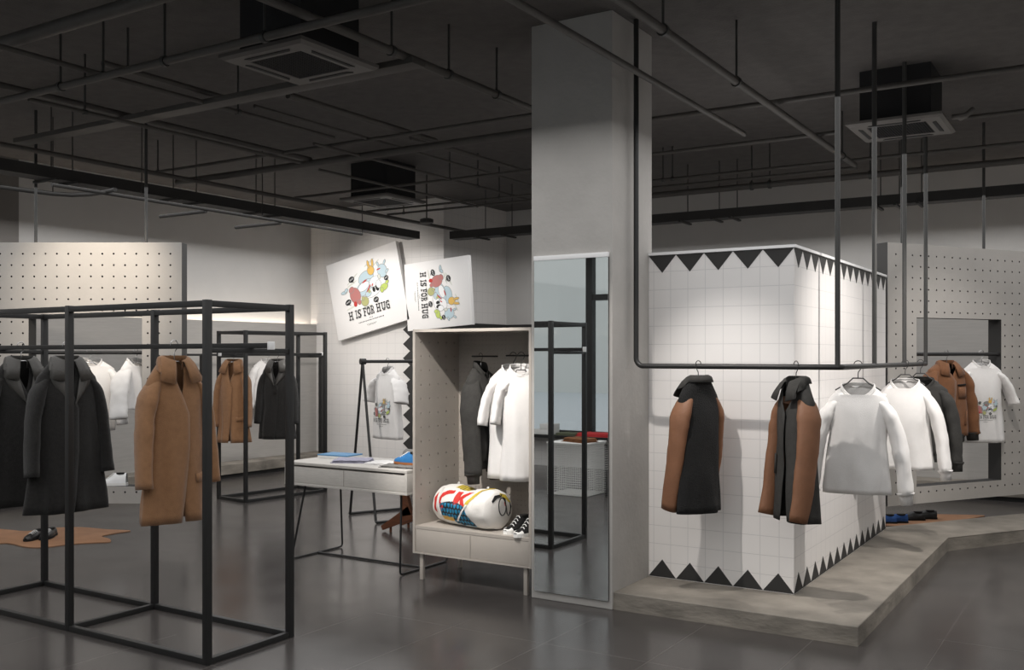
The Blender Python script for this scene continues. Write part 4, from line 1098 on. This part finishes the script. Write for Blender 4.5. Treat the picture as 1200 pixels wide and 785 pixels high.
# ------------------------------------------------------------------ duffel bag
t = thing('duffel_bag', 'white duffel bag with red lettering, blue scale print and yellow strap on the wardrobe shelf', 'bag', (-4.225, 5.83, SH), rad(-13))
BL, BR = .53, .148
def bag(u, a, off=0):
    """u 0..1 along the bag, a = angle from straight up towards the front (-y)"""
    sag = 1-.15*math.exp(-((u-.55)/.17)**2)*max(0, math.cos(a))
    e = BR*(1-.10*(abs(2*u-1))**6)
    wr = 1+.05*pnoise(Vector((u*7, 2.2*math.cos(a), 2.2*math.sin(a))))+.03*pnoise(Vector((u*16+5, 4*math.cos(a), 4*math.sin(a))))
    r = e*sag*wr+off
    x = BL*u
    y = -r*math.sin(a)*1.06; z = BR*.93+r*math.cos(a)*.97
    return Vector((x, y, max(z, .002 if off == 0 else .002+off*.5)))
bm = bmesh.new(); nu, na = 40, 48
rings = [[bag(i/nu, 2*PI*k/na) for k in range(na)] for i in range(nu+1)]
loft(bm, rings)
obj('body', bm, M['canvas'], t, ang=60)
for u, sx in ((0, -1), (1, 1)):
    bm = bmesh.new(); R = []
    for q, dx in ((1, 0), (.93, .012), (.6, .028), (.2, .034)):
        R.append([Vector((BL*u+sx*dx, (bag(u, 2*PI*k/na).y)*q, BR*.93+(bag(u, 2*PI*k/na).z-BR*.93)*q)) for k in range(na)])
    loft(bm, R, cap1=True); obj('end_panel', bm, M['canvas'], t, ang=60)
def patch(name, m, test, off, u0, u1, a0, a1, du=.0065, da=.03, parent=t):
    bm = bmesh.new(); cache = {}
    nu_ = int((u1-u0)/du); na_ = int((a1-a0)/da)
    def P(i, j):
        if (i, j) not in cache: cache[(i, j)] = bm.verts.new(bag(u0+du*i, a0+da*j, off))
        return cache[(i, j)]
    for i in range(nu_):
        for j in range(na_):
            k = test(u0+du*(i+.5), a0+da*(j+.5))
            if k is not None and k is not False:
                f = bm.faces.new((P(i, j), P(i+1, j), P(i+1, j+1), P(i, j+1))); f.material_index = 0 if k is True else int(k)
    return obj(name, bm, m, parent)
def inpoly(x, y, poly):
    c = False; n = len(poly)
    for i in range(n):
        (x0, y0), (x1, y1) = poly[i], poly[i-1]
        if (y0 > y) != (y1 > y) and x < (x1-x0)*(y-y0)/(y1-y0)+x0: c = not c
    return c
Cc = [(.155, .95), (.22, .70), (.37, .60), (.37, .80), (.25, .92), (.20, 1.12), (.19, 1.35), (.25, 1.5), (.24, 1.7), (.17, 1.75), (.135, 1.35)]
Kk = [(.42, .62), (.51, .58), (.51, .95), (.60, .52), (.69, .50), (.58, 1.02), (.68, 1.42), (.59, 1.42), (.52, 1.12), (.52, 1.42), (.42, 1.42)]
Oo = [(.025, 1.15), (.075, .85), (.095, 1.3), (.095, 1.95), (.045, 1.8)]
patch('red_lettering', M['red'], lambda u, a: inpoly(u, a, Cc) or inpoly(u, a, Kk) or inpoly(u, a, Oo), .0018, .0, .72, .4, 2.2)
def scales(u, a):
    hi = 1.45-.2*math.sin(PI*min(1, max(0, (u-.17)/.5)))
    if not (.17 < u < .82 and hi < a < 2.5 and u < .62+.075*(a-1.2)*2.2): return None
    if a > 2.02 and u < .42: return None
    px, pa = .06, .27
    r = int((a)/pa); ou = (u/px+(.5 if r % 2 else 0)) % 1-.5; oa = (a/pa) % 1
    return 1 if (ou*ou*2.0+(oa-.3)**2*1.2 > .27 or oa > .9) else 0
patch('scale_print', [M['teal'], M['ink']], scales, .0018, .1, .8, 1.1, 2.6, du=.004, da=.016)
patch('sand_print', M['sun_ink'], lambda u, a: (.18 < u < .42 and 2.05 < a < 2.3), .0017, .1, .5, 1.9, 2.4)
patch('yellow_strap', M['yellow'], lambda u, a: abs(u-(.86-.17*max(0, a)/1.3)) < .03 and -1.2 < a < 1.42, .003, .5, 1.0, -1.2, 1.5)
patch('yellow_top_print', [M['yellow'], M['ink']], lambda u, a: None if not (.30 < u < .56 and -.2 < a < .42-.3*abs(u-.43)) else (1 if abs(math.sin(u*70)) > .93 else 0), .0016, .2, .7, -.3, .5)
patch('white_handle', M['rubber'], lambda u, a: abs(u-(.10+.10*max(0, (a-.6))/1.6)) < .016 and .5 < a < 2.25, .005, .0, .9, .4, 2.3, du=.004, da=.02)
patch('white_handle', M['rubber'], lambda u, a: abs(u-(.70-.22*max(0, (a-1.35))/.9)) < .018 and 1.3 < a < 2.25, .005, .0, .9, .4, 2.3, du=.004, da=.02)
# black and yellow print with a round handle on the right end
bm = bmesh.new()
xe = BL+.036
def endp(y, z): 
    q = min(1, math.hypot(y, z)/BR); return Vector((BL+.036-.026*q**2+.001, y, BR*.93+z))
def endpoly(poly, mi):
    f = bm.faces.new([bm.verts.new(endp(y, z)+Vector((.0006*mi, 0, 0))) for y, z in poly]); f.material_index = mi
endpoly([(.01, .115), (.05, .105), (.09, .07), (.115, .02), (.10, -.03), (.075, -.045), (.05, -.02), (.055, .04), (.03, .08)], 0)
endpoly([(.0, .125), (.06, .105), (.105, .05), (.08, .055), (.045, .085), (.0, .105)], 1)
endpoly([(-.05, .11), (.02, .115), (.01, .095), (-.03, .09), (-.075, .06), (-.08, .075)], 2)
endpoly([(.03, .06), (.045, .06), (.05, .03), (.035, .03)], 3)
obj('end_print', bm, [M['ink'], M['yellow'], M['ink'], M['brick']], t, smooth=False)
obj('end_handle', tube([endp(.005+.035*math.cos(i*PI/10), .03+.06*math.sin(i*PI/10))+Vector((.008, 0, 0)) for i in range(21)], .004, 8), M['greywool'], t)
for u in (.17, .76):
    obj('strap_ring', tube([bag(u-.03, -.25, .004), bag(u-.015, -.2, .012), bag(u+.015, -.15, .013), bag(u+.03, -.1, .004)], .006, 8), M['lace'], t)

# ------------------------------------------------------------------ things seen only in the mirror
def wire_basket(label, loc, rotz, w, d, h, m):
    t = thing('wire_basket', label, 'basket', loc, rotz)
    bm = bmesh.new(); step = .026
    def grid(O, U, Vv, a, b):
        n = int(a/step); k = int(b/step)
        for i in range(n+1): add_tube(bm, [O+U*(a*i/n), O+U*(a*i/n)+Vv*b], .003, 4, cap=False)
        for j in range(k+1): add_tube(bm, [O+Vv*(b*j/k), O+Vv*(b*j/k)+U*a], .003, 4, cap=False)
    X, Y, Z = Vector((1, 0, 0)), Vector((0, 1, 0)), Vector((0, 0, 1))
    grid(Vector((-w/2, -d/2, .006)), X, Z, w, h); grid(Vector((-w/2, d/2, .006)), X, Z, w, h)
    grid(Vector((-w/2, -d/2, .006)), Y, Z, d, h); grid(Vector((w/2, -d/2, .006)), Y, Z, d, h)
    grid(Vector((-w/2, -d/2, .006)), X, Y, w, d)
    obj('wire_mesh', bm, M[m], t)
    zt = h+.006; c = [(-w/2, -d/2, zt), (w/2, -d/2, zt), (w/2, d/2, zt), (-w/2, d/2, zt), (-w/2, -d/2, zt)]
    obj('rim', tube(c, .007, 8), M[m], t)
    return t
wire_basket('white wire mesh basket with folded brown cloth on it, seen in the mirror', (-5.42, 1.02, 0), rad(0), .5, .5, .58, 'rubber')
obj_t = thing('tray_lid', 'white lid board lying on the white wire basket, seen in the mirror', 'board', (-5.42, 1.02, .594))
obj('board', box((-.26, -.26, 0), (.26, .26, .012), .003), M['rubber'], obj_t)
folded('folded_trousers', 'folded brown trousers on the white wire basket, seen in the mirror', 'folded trousers', (-5.36, 1.06, .607), rad(20), .36, .26, 3, 'brown_cloth', .016, seed=11)
wire_basket('black wire mesh basket beside the white one, seen in the mirror', (-4.78, .82, 0), rad(0), .5, .5, .58, 'black_metal')
t = thing('white_box', 'white box on the window ledge, seen in the mirror', 'box', (-7.05, -1.16, .4755), 0)
obj('box_base', box((-.2, -.09, 0), (.12, .13, .07), .004), M['rubber'], t); obj('box_lid', box((-.08, -.092, .0701), (.122, .132, .15), .004), M['rubber'], t)
folded('folded_sweater', 'folded olive sweater on the window ledge, seen in the mirror', 'folded sweater', (-6.72, -1.16, .4755), 0, .34, .24, 2, 'green_cloth', .018, seed=13)
folded('folded_sweater', 'folded coral red sweater on the window ledge, seen in the mirror', 'folded sweater', (-6.3, -1.14, .4755), 0, .5, .26, 3, 'coral', .017, seed=15)

# ------------------------------------------------------------------ light
W = bpy.data.worlds.new('world'); SC.world = W; W.use_nodes = True
bg = W.node_tree.nodes['Background']; bg.inputs['Color'].default_value = (.86, .865, .86, 1); bg.inputs['Strength'].default_value = .85
def area(name, loc, sx, sy, e, col=(1, .99, .985), rot=(0, 0, 0), spread=180):
    l = bpy.data.lights.new(name, 'AREA'); l.shape = 'RECTANGLE'; l.size = sx; l.size_y = sy; l.energy = e; l.color = col; l.spread = rad(spread)
    o = bpy.data.objects.new(name, l); COL.objects.link(o); o.location = loc; o.rotation_euler = rot; return o
def spot(name, loc, target, e, ang=50, blend=.5, size=.03, col=(1, .945, .89)):
    l = bpy.data.lights.new(name, 'SPOT'); l.energy = e; l.spot_size = rad(ang); l.spot_blend = blend; l.shadow_soft_size = size; l.color = col
    o = bpy.data.objects.new(name, l); COL.objects.link(o); o.location = loc
    o.rotation_euler = (Vector(target)-Vector(loc)).to_track_quat('-Z', 'Y').to_euler(); return o
for x0_, x1_, y0_, y1_ in ((-10.15, -3.65, -.4, 10.55), (-2.45, 1.2, -.4, 10.2), (-3.65, -2.45, -.4, 5.25), (-3.65, -2.45, 6.45, 10.2), (-7.3, 1.2, 10.2, 12.1)):
    area('ceiling_lamp', ((x0_+x1_)/2, (y0_+y1_)/2, 3.1), x1_-x0_, y1_-y0_, 3.75*(x1_-x0_)*(y1_-y0_))
spot('spot_lamp', (-2.5, 4.5, 3.1), (-2.05, 6.1, .75), 150, 46, .8)
spot('spot_lamp', (-.1, 6.6, 3.1), (-1.75, 7.3, .8), 230, 74, .8)
spot('spot_lamp', (-3.75, 3.95, 3.1), (-3.95, 6.0, .8), 330, 36, .6)
spot('spot_lamp', (-6.7, 4.2, 3.1), (-7.7, 5.35, 2.2), 170, 58, .95, col=(1, .88, .74))
spot('spot_lamp', (-8.85, 8.4, 3.1), (-8.8, 10.85, 2.1), 170, 66, .9)
spot('spot_lamp', (-6.2, 5.2, 3.1), (-7.0, 7.4, 1.0), 110, 60, .8)
spot('spot_lamp', (-.6, 7.9, 3.1), (-1.2, 9.5, 1.2), 90, 60, .8)
spot('spot_lamp', (-7.2, 7.9, 3.1), (-9.6, 9.6, .9), 140, 70, .8)
VS = SC.view_settings
SC.display_settings.display_device = 'sRGB'; VS.view_transform = 'Standard'; VS.look = 'None'; VS.gamma = 1; VS.use_curve_mapping = False
VS.exposure = 0
